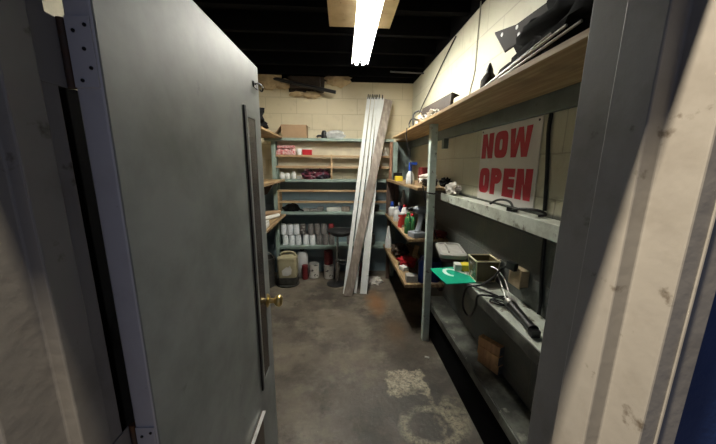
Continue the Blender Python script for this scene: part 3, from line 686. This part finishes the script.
# far pile
def channel(p0, p1, r, a0=-20, a1=200, t=.006, n=10):
    mb = MB(); p0, p1 = V(p0), V(p1); d = (p1 - p0).normalized(); s = d.cross(V((0, 0, 1))).normalized(); u = s.cross(d)
    ar = lambda c, rr: [c + (s * math.cos(R(a0 + (a1 - a0) * i / n)) + u * math.sin(R(a0 + (a1 - a0) * i / n))) * rr for i in range(n + 1)]
    o0, i0, o1, i1 = ar(p0, r), ar(p0, r - t), ar(p1, r), ar(p1, r - t)
    k = n + 1; vs = o0 + i0 + o1 + i1; fs = []
    for i in range(n):
        fs += [(i, i + 1, 2 * k + i + 1, 2 * k + i), (k + i, 3 * k + i, 3 * k + i + 1, k + i + 1), (i, k + i, k + i + 1, i + 1), (2 * k + i, 2 * k + i + 1, 3 * k + i + 1, 3 * k + i)]
    fs += [(0, 2 * k, 3 * k, k), (k - 1, 2 * k - 1, 4 * k - 1, 3 * k - 1)]
    return mb.add(vs, fs)
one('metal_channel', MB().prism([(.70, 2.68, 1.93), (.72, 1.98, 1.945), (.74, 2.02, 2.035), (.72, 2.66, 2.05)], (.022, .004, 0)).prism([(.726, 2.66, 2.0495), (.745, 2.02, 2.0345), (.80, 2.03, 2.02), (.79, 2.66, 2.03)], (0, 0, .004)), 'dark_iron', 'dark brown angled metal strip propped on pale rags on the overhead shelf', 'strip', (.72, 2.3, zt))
one('crumpled_paper', MB().blob((.69, 2.52, 1.925), (.05, .10, .04), .45, 3, 21, 3, zt), 'cloth', 'crumpled whitish paper under the far end of the dark metal strip', 'paper', (.69, 2.52, zt), smooth=True)
one('crumpled_paper', MB().blob((.69, 2.22, 1.922), (.05, .09, .036), .5, 3, 25, 3, zt), 'cloth', 'pale rag under the near half of the dark metal strip', 'rag', (.69, 2.22, zt), smooth=True)
one('metal_scrap', MB().prism([(.79, 2.02, zt), (.79, 1.82, zt), (.80, 1.88, 1.955), (.80, 1.98, 1.99)], (.03, 0, .0)), 'dark_steel', 'dark scrap plate at the near end of the dark metal strip', 'scrap', (.80, 1.92, zt))
one('cream_board', MB().prism([(.76, 3.15, zt), (.76, 2.9, zt), (.79, 2.9, 2.08), (.79, 3.15, 2.06)], (.015, .0, .0)), 'patch', 'small cream board standing beyond the dark metal strip', 'board', (.77, 3.0, zt))
m = MB().tube([(.66, 2.72, 1.898), (.66, 2.76, 1.96), (.68, 2.80, 2.03), (.73, 2.78, 2.05), (.77, 2.74, 1.98), (.75, 2.72, 1.898)], .008, 8).tube([(.645, 2.82, 1.898), (.65, 2.86, 1.95), (.69, 2.9, 2.0), (.74, 2.86, 1.97), (.74, 2.8, 1.898)], .007, 8)
one('cable_loop', m, 'rubber', 'loops of black cable at the far end of the dark metal strip', 'cable', (.7, 2.8, zt), smooth=True)

BH = thing('added_black_cabinet', 'tall black cabinet shape added to darken the gap behind the door', 'cabinet', (-.96, 1.2, 0))  # invented cabinet, added so the hinge gap reads black
obj('body', MB().box((-1.12, .90, .03), (-.80, 1.40, 1.765)), 'black_timber', BH, bevel=.004)
obj('plinth', MB().box((-1.11, .92, 0), (-.82, 1.38, .03)), 'black_timber', BH)
obj('door_leaf', MB().box((-.7995, .905, .05), (-.782, 1.395, 1.757)), 'black_timber', BH, bevel=.003)
obj('pull', MB().tube([(-.782, .95, .95), (-.76, .95, .96), (-.76, .95, 1.04), (-.782, .95, 1.05)], .005, 8, smooth=0), 'dark_steel', BH, smooth=True)

# ------------------------------------------------------------------ leaning slats and plank
SL = ((.026, .345, .046, 3.235, 3.905, 'leftmost white metal track leaning on the back shelves'), (.088, .398, .044, 3.24, 3.905, 'second white metal track from the left in the leaning bundle'),
      (.153, .442, .034, 3.245, 3.908, 'third white metal track from the left in the leaning bundle'), (.252, .500, .085, 3.225, 3.905, 'wide white metal track at the right of the leaning bundle'))
for i, (xb, xt, w_, yb, yt, lb) in enumerate(SL):
    a, b = V((xb, yb, .006)), V((xt, yt, 2.405))
    T = thing('metal_track', lb, 'metal track', (xb, yb, 0), 'white tracks leaning in the bundle')
    m = MB().beam(a, b, w_, .004)
    d = (b - a).normalized(); wv = V((1, 0, 0)); wv = (wv - d * wv.dot(d)).normalized(); n = d.cross(wv)
    if n.y > 0: n = -n
    for sgn in (-1, 1):
        off = wv * sgn * (w_ / 2 - .002) + n * .0095
        m.beam(a + off, b + off, .004, .016)
    obj('channel', m, 'white', T)
    for k in (-1, 1):
        c = b + wv * k * w_ * .25
        obj('clip', MB().tube([c - d * .02 + n * .006, c + d * .015 + n * .012, c + d * .04 + n * .002, c + d * .022 - n * .008, c + d * .004 - n * .004], .0065, 6), 'dark_steel', T, smooth=True)
m = MB().beam((.062, 3.172, .004), (.598, 3.865, 2.372), .105, .026)
PK = one('wooden_plank', m, 'greyplank', 'weathered grey brown plank leaning in front of the white tracks', 'plank', (.06, 3.17, 0), bevel=.002)

# ------------------------------------------------------------------ things on the back shelves
zs = 1.882
CB = thing('cardboard_box', 'brown cardboard box on top of the back shelves', 'box', (-.61, 3.88, zs))
obj('carton', MB().box((-.775, 3.80, zs), (-.455, 3.97, 2.045)), 'card', CB, bevel=.004)
obj('flap', MB().prism([(-.455, 3.80, 2.045), (-.455, 3.97, 2.045), (-.432, 3.97, 2.02), (-.432, 3.80, 2.02)], (.003, 0, .003)), 'card', CB)
obj('flap', MB().prism([(-.777, 3.80, 2.03), (-.777, 3.97, 2.03), (-.85, 3.97, 1.93), (-.85, 3.80, 1.93)], (0, 0, .004)), 'card', CB)
PC = thing('wrapped_tool', 'clear plastic pack holding a dark tool on the top back shelf', 'package', (-.15, 3.87, zs))
obj('pack', MB().blob((-.10, 3.87, 1.93), (.13, .06, .06), .25, 2.2, 31, 3, zs), 'clear', PC, smooth=True)
obj('tool_head', MB().lathe((-.235, 3.86, zs), [(.035, 0), (.04, .02), (.036, .07), (.024, .10), (0, .105)], 14).tube([(-.26, 3.86, 1.92), (-.31, 3.85, 1.915), (-.33, 3.85, 1.90)], .014, 8), 'black', PC, smooth=True)
m = MB().blob((-.96, 3.30, 1.98), (.12, .2, .085), .4, 2.6, 41, 3, 1.8955).blob((-.92, 3.0, 2.02), (.13, .16, .12), .4, 2.6, 44, 3, 1.8955)
for v in m.v: v.x = max(v.x, XL + .004)
one('black_sack', m, 'blackcloth', 'black sack on the top left shelf beside the door', 'bag', (-.95, 3.2, 1.8955), smooth=True)

zs = 1.672
def eggbox(x0, x1, z, lb, mt):
    T = thing('carton_box', lb, 'carton', ((x0 + x1) / 2, 3.82, z), 'cartons on the upper back rail')
    obj('carton', MB().box((x0, 3.79, z), (x1, 3.875, z + .052)), mt, T, bevel=.003)
    n = 3
    for k in range(n):
        x = x0 + (x1 - x0) * (k + .5) / n
        obj('cup_top', MB().lathe((x, 3.832, z + .052), [(.042, 0), (.036, .018), (.018, .024), (0, .024)], 14, sx=1.0, sy=.9), mt, T, smooth=True)
eggbox(-.845, -.605, zs, 'lower red and white carton on the upper rail of the back shelves', 'redprint')
T = one('carton_box', MB().box((-.835, 3.792, zs + .078), (-.615, 3.87, zs + .115)), 'redprint', 'upper red and white carton stacked on the other one', 'carton', (-.72, 3.83, zs + .078), 'cartons on the upper back rail', bevel=.008)
one('paper_cup', MB().lathe((-.557, 3.83, zs), [(.03, 0), (.034, .075), (.032, .078), (0, .07)], 16), 'white_plastic', 'white cup beside the small red box on the upper rail', 'cup', (-.557, 3.83, zs), smooth=True)
RB = thing('red_box', 'small red box on the upper rail of the back shelves', 'box', (-.45, 3.83, zs))
obj('carton', MB().box((-.512, 3.795, zs), (-.394, 3.87, zs + .066)), 'red', RB, bevel=.002)
obj('white_flap', MB().box((-.512, 3.793, zs + .066), (-.394, 3.872, zs + .083)), 'paper', RB, bevel=.002)
one('white_funnel', MB().lathe((.56, 3.84, 1.672), [(.05, 0), (.046, .01), (.022, .07), (.012, .11), (0, .112)], 18), 'cloth', 'pale cone shaped packet at the right end of the upper back rail', 'packet', (.56, 3.84, 1.672), smooth=True)

zs = 1.361
for i, (x, r_, h, lb) in enumerate(((-.795, .038, .088, 'white bulb shaped cup at the left end of the middle back shelf'), (-.725, .04, .08, 'second white cup from the left on the middle back shelf'), (-.645, .034, .10, 'taller white cup beside the plaid cloth on the middle back shelf'))):
    one('white_cup', MB().lathe((x, 3.86, zs), [(r_ * .75, 0), (r_, h * .35), (r_, h * .6), (r_ * .6, h * .9), (r_ * .5, h), (0, h)], 16), 'white_plastic', lb, 'cup', (x, 3.86, zs), 'white cups on the middle back shelf', smooth=True)
one('small_tray', MB().box((-.605, 3.82, zs), (-.535, 3.92, zs + .04)), 'traylid', 'low pale tray between the white cups and the plaid cloth', 'tray', (-.57, 3.87, zs), bevel=.006)
m = MB().blob((-.43, 3.88, 1.415), (.10, .075, .065), .45, 3.2, 51, 3, zs).blob((-.275, 3.88, 1.415), (.10, .075, .065), .45, 3.2, 57, 3, zs)
one('plaid_cloth', m, 'plaid', 'crumpled dark red plaid cloth on the middle back shelf', 'cloth', (-.33, 3.87, zs), smooth=True)

zs = .927
m = MB().blob((-.69, 3.875, .97), (.11, .07, .055), .3, 2.2, 61, 3, zs).tube([(-.59, 3.82, .965), (-.52, 3.80, .94)], .012, 8)
one('black_pouch', m, 'blackcloth', 'black pouch on the lower back shelf at the left', 'pouch', (-.69, 3.86, zs), smooth=True)
one('grey_pad', MB().box((-.545, 3.84, zs), (-.455, 3.94, zs + .035)), 'traylid', 'pale grey pad right of the black pouch', 'pad', (-.5, 3.87, zs), bevel=.008)
for i, (x, w_, h, lb) in enumerate(((-.40, .10, .03, 'dark grey box lid lying left on the lower back shelf'), (-.30, .08, .055, 'dark grey carton in the middle of the lower back shelf'))):
    one('dark_carton', MB().obox((x, 3.87, zs + h / 2 + .0005), (w_, .11, h), R(6 - 10 * i)), 'greycan', lb, 'carton', (x, 3.87, zs), bevel=.004)
one('folded_board', MB().obox((-.12, 3.865, zs + .0265), (.19, .09, .05), R(3)), 'paper', 'off white folded board on the lower back shelf', 'board', (-.12, 3.865, zs), bevel=.004)
one('brown_block', MB().obox((.045, 3.87, zs + .031), (.11, .1, .06), R(-5)), 'greyplank', 'grey brown block beside the off white board', 'block', (.045, 3.87, zs), bevel=.004)
one('black_tub', MB().lathe((.45, 3.86, zs), [(.05, 0), (.06, .07), (.06, .075), (0, .07)], 18), 'black', 'low black tub on the lower back shelf behind the leaning plank', 'tub', (.45, 3.86, zs), smooth=True)

# paint cans on the can shelf
def make_can(x, y, z, r_, h, body, lidm, label, group, name='paint_can', bail=False):
    T = thing(name, label, 'can', (x, y, z), group)
    obj('body', MB().lathe((x, y, z), [(r_ * .9, 0), (r_ * .98, .004), (r_ * .96, .01), (r_ * .96, h * .84), (r_ * .84, h * .91), (r_ * .86, h * .93), (r_ * .86, h - .006), (r_ * .8, h - .006)] if h < .15 else [(r_ * .94, 0), (r_, .006), (r_ * .985, .012), (r_ * .985, h - .016), (r_, h - .01), (r_ * .97, h - .004), (r_ * .9, h - .004)], 22), body, T, smooth=True, angle=30)
    obj('lid', MB().lathe((x, y, z), [(r_ * .8, h - .0055), (r_ * .78, h), (r_ * .7, h - .003), (0, h - .003)] if h < .15 else [(r_ * .9, h - .0035), (r_ * .88, h), (r_ * .8, h - .003), (0, h - .003)], 22), lidm, T, smooth=True)
    if bail:
        obj('handle', MB().tube([(x + r_ * 1.01 * math.cos(a), y - r_ * .25 - .02 * abs(math.sin(a)), z + h * .8 - r_ * .95 * math.sin(a)) for a in [math.pi * k / 8 for k in range(9)]], .0025, 6), 'steel', T, smooth=True)
    return T
zs = .457
lows = ((-.788, 'canlabel'), (-.70, 'canlabel'), (-.612, 'canlabel'), (-.508, 'canlabel'), (-.418, 'canlabel'), (-.325, 'greycan'), (-.238, 'greycan'), (-.15, 'greycan'))
ups = ((-.808, 'canlabel'), (-.722, 'canlabel'), (-.636, 'canlabel'), (-.545, 'darklabel'), (-.438, 'greycan'), (-.347, 'greycan'), (-.258, 'greycan'), (-.155, 'darkred'))
ordn = ('first', 'second', 'third', 'fourth', 'fifth', 'sixth', 'seventh', 'eighth')
proto = {}
nm = {'canlabel': 'white', 'greycan': 'grey', 'darklabel': 'dark labelled', 'darkred': 'dark red'}
for row, z, rw in ((lows, zs, 'lower'), (ups, zs + .147, 'upper')):
    for i, (x, mt) in enumerate(row):
        lb = '%s can, %s from the left in the %s row on the can shelf' % (nm[mt], ordn[i], rw)
        if mt not in proto: proto[mt] = make_can(x, 3.865, z, .042, .146, mt, 'lid' if mt != 'darkred' else 'darkred', lb, 'paint cans on the back shelf')
        else: dup(proto[mt], (x, 3.865 + random.uniform(-.006, .006), z), lb, 'paint cans on the back shelf', random.uniform(0, 6))
for x, lb in ((.10, 'grey can behind the stool seat on the can shelf'), (.42, 'grey can right of the leaning plank on the can shelf'),):
    dup(proto['greycan'], (x, 3.87, zs), lb, 'paint cans on the back shelf')

# floor below the can shelf
J = thing('jerry_can', 'dirty beige plastic jug with a torn white label on the floor', 'jug', (-.71, 3.56, 0))
def rr_ring(cx_, cy_, hx, hy, r_, z, n=5):
    out = []
    for sx, sy, a0 in ((1, 1, 0), (-1, 1, 90), (-1, -1, 180), (1, -1, 270)):
        for i in range(n):
            a = R(a0 + 90 * i / (n - 1)); out.append(V((cx_ + sx * (hx - r_) + r_ * math.cos(a), cy_ + sy * (hy - r_) + r_ * math.sin(a), z)))
    return out
RG = lambda hx, hy, z, r_=.04: rr_ring(-.71, 3.56, hx, hy, r_, z)
obj('body', loft(MB(), [RG(.118, .085, .1205), RG(.124, .09, .16), RG(.126, .092, .33), RG(.122, .088, .35), RG(.126, .092, .362), RG(.12, .085, .385), RG(.07, .04, .405, .03), RG(.06, .03, .41, .02)]), 'jug', J, smooth=True)
obj('base', loft(MB(), [RG(.118, .088, .022), RG(.126, .092, .04), RG(.126, .092, .12)]), 'grime', J, smooth=True, label='grimy black lower part')
obj('handle', MB().tube([(-.80, 3.56, .38), (-.775, 3.56, .43), (-.70, 3.56, .445), (-.63, 3.56, .43), (-.61, 3.56, .385)], .016, 10), 'jug', J, smooth=True)
obj('cap', MB().lathe((-.80, 3.56, .39), [(.02, 0), (.02, .02), (0, .022)], 14), 'grime', J, smooth=True)
obj('label_paper', MB().prism([(-.762, 3.4655, .155), (-.70, 3.4655, .15), (-.655, 3.4655, .175), (-.648, 3.4655, .235), (-.668, 3.4655, .29), (-.69, 3.4655, .262), (-.715, 3.4655, .268), (-.772, 3.4655, .22)], (0, .002, 0)), 'paper', J, label='torn white paper label')
one('drip_pan', MB().lathe((-.72, 3.56, 0), [(.145, 0), (.152, .012), (.15, .02), (.14, .02), (0, .02)], 26, sx=1, sy=.85), 'grime', 'black pan under the beige jug', 'pan', (-.72, 3.56, 0), smooth=True)
BK = thing('bucket', 'dark bucket with a wire handle left of the beige jug', 'bucket', (-.985, 3.52, 0))
obj('pail', MB().lathe((-.985, 3.52, 0), [(.10, 0), (.115, .36), (.121, .37), (.121, .385), (.11, .385), (.10, .05), (0, .05)], 22), 'grime', BK, smooth=True)
obj('handle', MB().tube([(-.985 + .122 * math.cos(a), 3.52 - .03 - .04 * math.sin(a), .36 + .13 * math.sin(a)) for a in [math.pi * k / 8 for k in range(9)]], .005, 6), 'steel', BK, smooth=True)
WJ = thing('white_jug', 'white plastic canister standing behind the beige jug', 'jug', (-.585, 3.86, 0))
obj('body', MB().lathe((-.565, 3.86, 0), [(.075, 0), (.08, .01), (.08, .30), (.06, .355), (.03, .37)], 20), 'white_plastic', WJ, smooth=True)
obj('cap', MB().lathe((-.565, 3.86, .37), [(.03, 0), (.03, .022), (0, .024)], 14), 'black', WJ, smooth=True)
make_can(-.515, 3.735, 0, .042, .20, 'darkred', 'darkred', 'narrow dark red can beside the beige jug', None, 'spray_can')
make_can(-.40, 3.80, 0, .071, .205, 'splash', 'lid', 'paint splashed white can on the floor under the can shelf', None, 'paint_can', True)
make_can(-.19, 3.775, 0, .070, .195, 'splash', 'splash', 'dripping white can on the floor left of the stool', None, 'paint_can', True)
make_can(-.195, 3.785, .196, .062, .19, 'darkred', 'darkred', 'dark red can stacked on the dripping white can', None, 'paint_can')
make_can(.22, 3.86, 0, .07, .2, 'darkred', 'lid', 'dark can on the floor behind the leaning tracks', None, 'paint_can')

# stool
ST = thing('bar_stool', 'chrome bar stool with a black seat in front of the back shelves', 'stool', (-.075, 3.55, 0))
sx, sy = -.065, 3.55
obj('base', MB().lathe((sx - .02, sy, 0), [(.125, 0), (.125, .008), (.11, .014), (.05, .022), (.03, .03), (0, .03)], 30), 'dark_steel', ST, smooth=True)
obj('column', MB().lathe((sx, sy, .02), [(.026, 0), (.026, .33), (.016, .335), (.016, .64)], 18), 'chrome', ST, smooth=True)
obj('lower_sleeve', MB().lathe((sx, sy - .05, .05), [(.012, 0), (.018, .02), (.018, .12), (.01, .16), (.008, .38)], 14), 'chrome', ST, smooth=True)
obj('footrest', MB().tube([(sx - .01, sy - .03, .33), (sx + .02, sy - .12, .33), (sx + .10, sy - .15, .33), (sx + .16, sy - .1, .33), (sx + .14, sy - .02, .33), (sx + .02, sy - .0, .33)], .008, 8), 'chrome', ST, smooth=True)
m = MB(); ns = 16
rings = []
for z, k in ((.675, .55), (.672, .9), (.69, 1.0), (.715, 1.0), (.725, .9), (.72, .5)):
    rg = []
    for j in range(28):
        a = 2 * math.pi * j / 28; x = math.cos(a) * .155 * k; y = math.sin(a) * .14 * k
        rg.append(V((sx + .045 + x, sy + y, z + .9 * x * x + .10 * max(0, y) * 1.2)))
    rings.append(rg)
obj('seat', loft(m, rings), 'black', ST, smooth=True)
obj('back_rim', MB().tube([(sx - .105, sy - .06, .715), (sx - .118, sy, .724), (sx - .08, sy + .08, .73), (sx + .03, sy + .125, .73), (sx + .14, sy + .10, .725)], .012, 10), 'dark_steel', ST, smooth=True)

# left shelf items
one('paper_roll', MB().tube([(-.98, 3.15, .926), (-.80, 3.55, .926)], .026, 14, smooth=0), 'paper', 'pale paper roll across the lowest left shelf', 'roll', (-.9, 3.3, .9005), smooth=True)
one('newspaper_stack', MB().obox((-.885, 2.88, .922), (.22, .34, .042), R(4)).obox((-.89, 2.885, .954), (.2, .31, .018), R(-3)), 'paper', 'white papers on the lowest left shelf beside the door', 'papers', (-.885, 2.9, .9005), bevel=.004)
one('rolled_mat', MB().tube([(-.80, 3.68, .935), (-.98, 3.62, .935)], .034, 14, smooth=0), 'card', 'small tan roll at the far end of the lowest left shelf', 'roll', (-.9, 3.65, .9005), smooth=True)

# ------------------------------------------------------------------ things on the corner shelves
zs = 1.373
one('yellow_box', MB().box((.61, 3.25, zs), (.69, 3.33, zs + .055)), 'yellow', 'yellow box on the top corner shelf', 'box', (.65, 3.29, zs), bevel=.002)
one('black_case', MB().box((.63, 3.48, zs), (.73, 3.56, zs + .09)), 'black', 'black case behind the yellow box', 'case', (.68, 3.52, zs), bevel=.004)
def bottle(name, x, y, z, r_, h, bm, cm, lb, capfrac=.25, lab=None):
    T = thing(name, lb, 'bottle', (x, y, z)); hb = h * (1 - capfrac)
    obj('body', MB().lathe((x, y, z), [(r_ * .9, 0), (r_, .006), (r_, hb * .82), (r_ * .6, hb * .96), (r_ * .45, hb)], 18), bm, T, smooth=True)
    obj('cap', MB().lathe((x, y, z + hb), [(r_ * .5, 0), (r_ * .55, .004), (r_ * .5, h - hb - .004), (0, h - hb)], 14), cm, T, smooth=True)
    if lab: obj('label_band', MB().lathe((x, y, z + hb * .2), [(r_ * 1.008, 0), (r_ * 1.012, .001), (r_ * 1.012, hb * .42), (r_ * 1.008, hb * .421)], 18), lab, T, smooth=True)
    return T
T = thing('spray_bottle', 'white spray bottle with a blue trigger head on the top corner shelf', 'bottle', (.655, 2.75, zs))
obj('body', MB().lathe((.655, 2.75, zs), [(.036, 0), (.039, .006), (.039, .085), (.018, .12), (.015, .125)], 18), 'white_plastic', T, smooth=True)
obj('trigger_head', MB().lathe((.655, 2.75, zs + .125), [(.018, 0), (.018, .075), (.012, .08), (0, .08)], 14).obox((.68, 2.74, zs + .195), (.07, .022, .025), R(-15)), 'bluepl', T, smooth=True)
obj('label_band', MB().lathe((.655, 2.75, zs + .015), [(.0395, 0), (.0398, .001), (.0398, .045), (.0395, .046)], 18), 'canlabel', T, smooth=True)
one('white_cloth', MB().blob((.80, 2.66, zs + .05), (.085, .11, .055), .3, 2.4, 71, 3, zs, .93), 'cloth', 'folded white cloth on the top corner shelf', 'cloth', (.80, 2.66, zs), smooth=True)
m = MB().blob((.755, 2.44, zs + .03), (.055, .07, .032), .35, 3, 73, 3, zs)
for k in range(3):
    m.tube([(.75 + (.05 + .008 * k) * math.cos(a), 2.43 + (.055 + .006 * k) * math.sin(a), zs + .03 + .012 * k + .008 * math.sin(2 * a)) for a in [2 * math.pi * j / 10 for j in range(10)]], .007, 6, True, 1)
one('cable_bundle', m, 'rubber', 'black cable bundle at the near end of the top corner shelf', 'cable', (.755, 2.44, zs), smooth=True)
one('dark_red_box', MB().box((.80, 2.88, zs), (.93, 3.0, zs + .16)), 'darkred', 'dark red box against the wall on the top corner shelf', 'box', (.865, 2.88, zs), bevel=.004)
one('crumpled_rag', MB().blob((.875, 2.21, 1.37), (.05, .09, .048), .5, 3.2, 77, 3, 1.323, .935), 'cloth', 'crumpled whitish rag on the far end of the narrow shelf', 'rag', (.875, 2.21, 1.323), smooth=True)
one('dark_glove', MB().blob((.89, 2.42, 1.41), (.04, .07, .036), .5, 3.2, 79, 3, zs, .935), 'blackcloth', 'dark glove behind the green post on the top corner shelf', 'glove', (.885, 2.42, zs), smooth=True)

zs = .913
bottle('blue_cap_jar', .632, 3.55, zs, .044, .19, 'white_plastic', 'bluepl', 'white jar with a blue cap, farthest on the middle corner shelf', .35)
bottle('blue_cap_jar', .70, 3.40, zs, .04, .2, 'bluepl2', 'white_plastic', 'blue bottle with a white cap behind the blue capped jar', .2)
bottle('white_jar', .628, 3.22, zs, .038, .17, 'white_plastic', 'white_plastic', 'white jar just in front of the blue capped jar', .2, 'canlabel')
bottle('white_jar', .685, 3.04, zs, .042, .22, 'white_plastic', 'red', 'white bottle with a red cap on the middle corner shelf', .12, 'redstripe')
bottle('white_jar', .79, 3.12, zs, .042, .19, 'white_plastic', 'white_plastic', 'white bottle nearer the wall behind the red capped bottle', .2)
T = thing('red_canister', 'red and white cylinder with a white lid on the middle corner shelf', 'canister', (.617, 2.90, zs))
obj('body', MB().lathe((.617, 2.90, zs), [(.033, 0), (.034, .004), (.034, .135)], 18), 'redstripe', T, smooth=True)
obj('lid', MB().lathe((.617, 2.90, zs + .135), [(.036, 0), (.036, .015), (0, .016)], 18), 'white_plastic', T, smooth=True)
bottle('green_bottle', .622, 2.62, zs, .032, .20, 'greenlabel', 'greenlabel', 'green labelled bottle beside the grey drill', .15)
bottle('green_bottle', .69, 2.74, zs, .034, .17, 'greenlabel', 'red', 'green bottle with a red cap behind the green labelled bottle', .15)
bottle('amber_bottle', .76, 2.60, zs, .034, .15, 'dark_iron', 'black', 'dark brown bottle behind the grey drill', .2)
DR = thing('cordless_drill', 'grey power drill standing on its battery on the middle corner shelf', 'drill', (.69, 2.49, zs))
obj('battery', MB().obox((.672, 2.475, zs + .026), (.125, .11, .05), R(20)), 'greytool', DR, bevel=.008)
obj('grip', MB().tube([(.675, 2.46, zs + .05), (.70, 2.485, zs + .13), (.715, 2.50, zs + .205)], lambda t: .031 - .008 * math.sin(3.1 * t), 14), 'greytool', DR, smooth=True)
obj('motor_body', MB().lathe((.755, 2.53, zs + .235), [(.02, 0), (.036, .008), (.038, .03), (.036, .10), (.026, .125), (.018, .15), (0, .152)], 18, (-.85, -.4, .12)), 'greytool', DR, smooth=True)
obj('chuck', MB().lathe((.617, 2.465, zs + .256), [(.017, 0), (.017, .03), (.006, .04), (.004, .075), (0, .075)], 12, (-.85, -.4, .12)), 'dark_steel', DR, smooth=True)
one('steel_plate', MB().lathe((.645, 2.50, zs), [(.052, 0), (.055, .006), (.05, .009), (0, .006)], 22), 'dark_steel', 'dark metal dish under the edge of the grey drill', 'dish', (.645, 2.50, zs), smooth=True) if False else None
bottle('white_bottle', .86, 2.64, zs, .042, .21, 'white_plastic', 'white_plastic', 'white bottle against the wall behind the green post', .25, 'canlabel')
one('maroon_cloth', MB().blob((.875, 2.46, .945), (.055, .055, .034), .4, 3, 81, 3, zs, .935), 'darkred', 'dark maroon cloth at the wall end of the middle corner shelf', 'cloth', (.875, 2.46, zs), smooth=True)
one('small_white_bottle', MB().lathe((.79, 3.64, zs), [(.03, 0), (.032, .01), (.032, .20), (.018, .24), (.014, .32), (0, .33)], 14), 'white_plastic', 'tall white bottle against the brown end boards', 'bottle', (.79, 3.64, zs), smooth=True)

zs = .481
one('grey_box', MB().obox((.648, 2.485, zs + .034), (.105, .09, .066), R(-4)), 'traylid', 'small grey box at the near end of the lowest corner shelf', 'box', (.648, 2.485, zs), bevel=.003)
bottle('blue_jug', .755, 2.475, zs, .05, .25, 'bluepl', 'bluepl2', 'bright blue jug beside the small grey box', .15)
BB = thing('blue_bin', 'deep blue tub behind the foot of the green post', 'tub', (.865, 2.50, zs))
obj('tub', MB().lathe((.867, 2.50, zs), [(.055, 0), (.066, .19), (.069, .195), (.069, .205), (.062, .205), (.05, .02), (0, .02)], 22), 'bluepl2', BB, smooth=True)
one('red_rag', MB().blob((.70, 2.92, zs + .045), (.085, .11, .05), .45, 3, 85, 3, zs), 'red', 'red rag on the lowest corner shelf', 'rag', (.70, 2.92, zs), smooth=True)
one('white_packet', MB().obox((.635, 2.78, zs + .021), (.06, .09, .04), R(25)), 'paper', 'small white packet in front of the red rag', 'packet', (.635, 2.78, zs), bevel=.004)
one('wood_offcut', MB().beam((.80, 3.05, zs + .018), (.86, 3.12, zs + .16), .05, .03), 'slat', 'tan wood offcut leaning at the back of the lowest corner shelf', 'wood block', (.8, 3.05, zs), bevel=.002)
one('blue_bag', MB().blob((.845, 2.70, zs + .085), (.065, .10, .09), .35, 2.6, 88, 3, zs, .93), 'bluepl2', 'dark blue bag behind the bright blue jug', 'bag', (.82, 2.76, zs), smooth=True)
one('brown_pouch', MB().blob((.70, 3.3, zs + .06), (.09, .16, .07), .4, 2.6, 91, 3, zs), 'dark_iron', 'dark brown bundle in the far part of the lowest corner shelf', 'bundle', (.7, 3.3, zs), smooth=True)
one('white_cone', MB().lathe((.605, 3.60, zs), [(.045, 0), (.045, .02), (.038, .12), (.02, .24), (.012, .29), (0, .292)], 18), 'white_plastic', 'tall tapering white bottle at the far end of the lowest corner shelf', 'bottle', (.605, 3.60, zs), smooth=True)
one('rubble_heap', MB().blob((.42, 3.60, .02), (.12, .10, .035), .5, 4, 95, 3, 0), 'cloth', 'small heap of pale debris on the floor right of the leaning tracks', 'debris', (.42, 3.6, 0), smooth=True)

# ------------------------------------------------------------------ outside light, sky, camera
def area(name, loc, sx_, sy_, power, col, rot):
    l = bpy.data.lights.new(name, 'AREA'); l.shape = 'RECTANGLE'; l.size = sx_; l.size_y = sy_; l.energy = power; l.color = col
    o = link(bpy.data.objects.new(name, l)); o.location = loc; o.rotation_euler = rot; return o
area('outside_ceiling_lamp', (-.37, .135, 3.6), .42, .06, 235, (1.0, .83, .60), (0, 0, 0))
w = bpy.data.worlds.new('outside_sky'); S.world = w; w.use_nodes = True
bg = w.node_tree.nodes['Background']; bg.inputs[0].default_value = (.55, .66, 1.0, 1); bg.inputs[1].default_value = .115

cam = bpy.data.cameras.new('camera'); co = link(bpy.data.objects.new('camera', cam))
cam.sensor_fit = 'HORIZONTAL'; cam.sensor_width = 36; cam.lens = 284 / 716 * 36; cam.clip_start = .02
pt, yw, rl = R(11.35), R(3.2), R(.5)
fw = V((math.sin(yw) * math.cos(pt), math.cos(yw) * math.cos(pt), -math.sin(pt))); rt = V((math.cos(yw), -math.sin(yw), 0)); up = rt.cross(fw)
r2 = rt * math.cos(rl) + up * math.sin(rl); u2 = up * math.cos(rl) - rt * math.sin(rl)
mw = Matrix((r2, u2, -fw)).transposed().to_4x4(); mw.translation = V((0, 0, 1.55)); co.matrix_world = mw
S.camera = co
S.view_settings.view_transform = 'Standard'; S.view_settings.look = 'None'; S.view_settings.exposure = .3; S.view_settings.gamma = 1; S.view_settings.use_curve_mapping = False
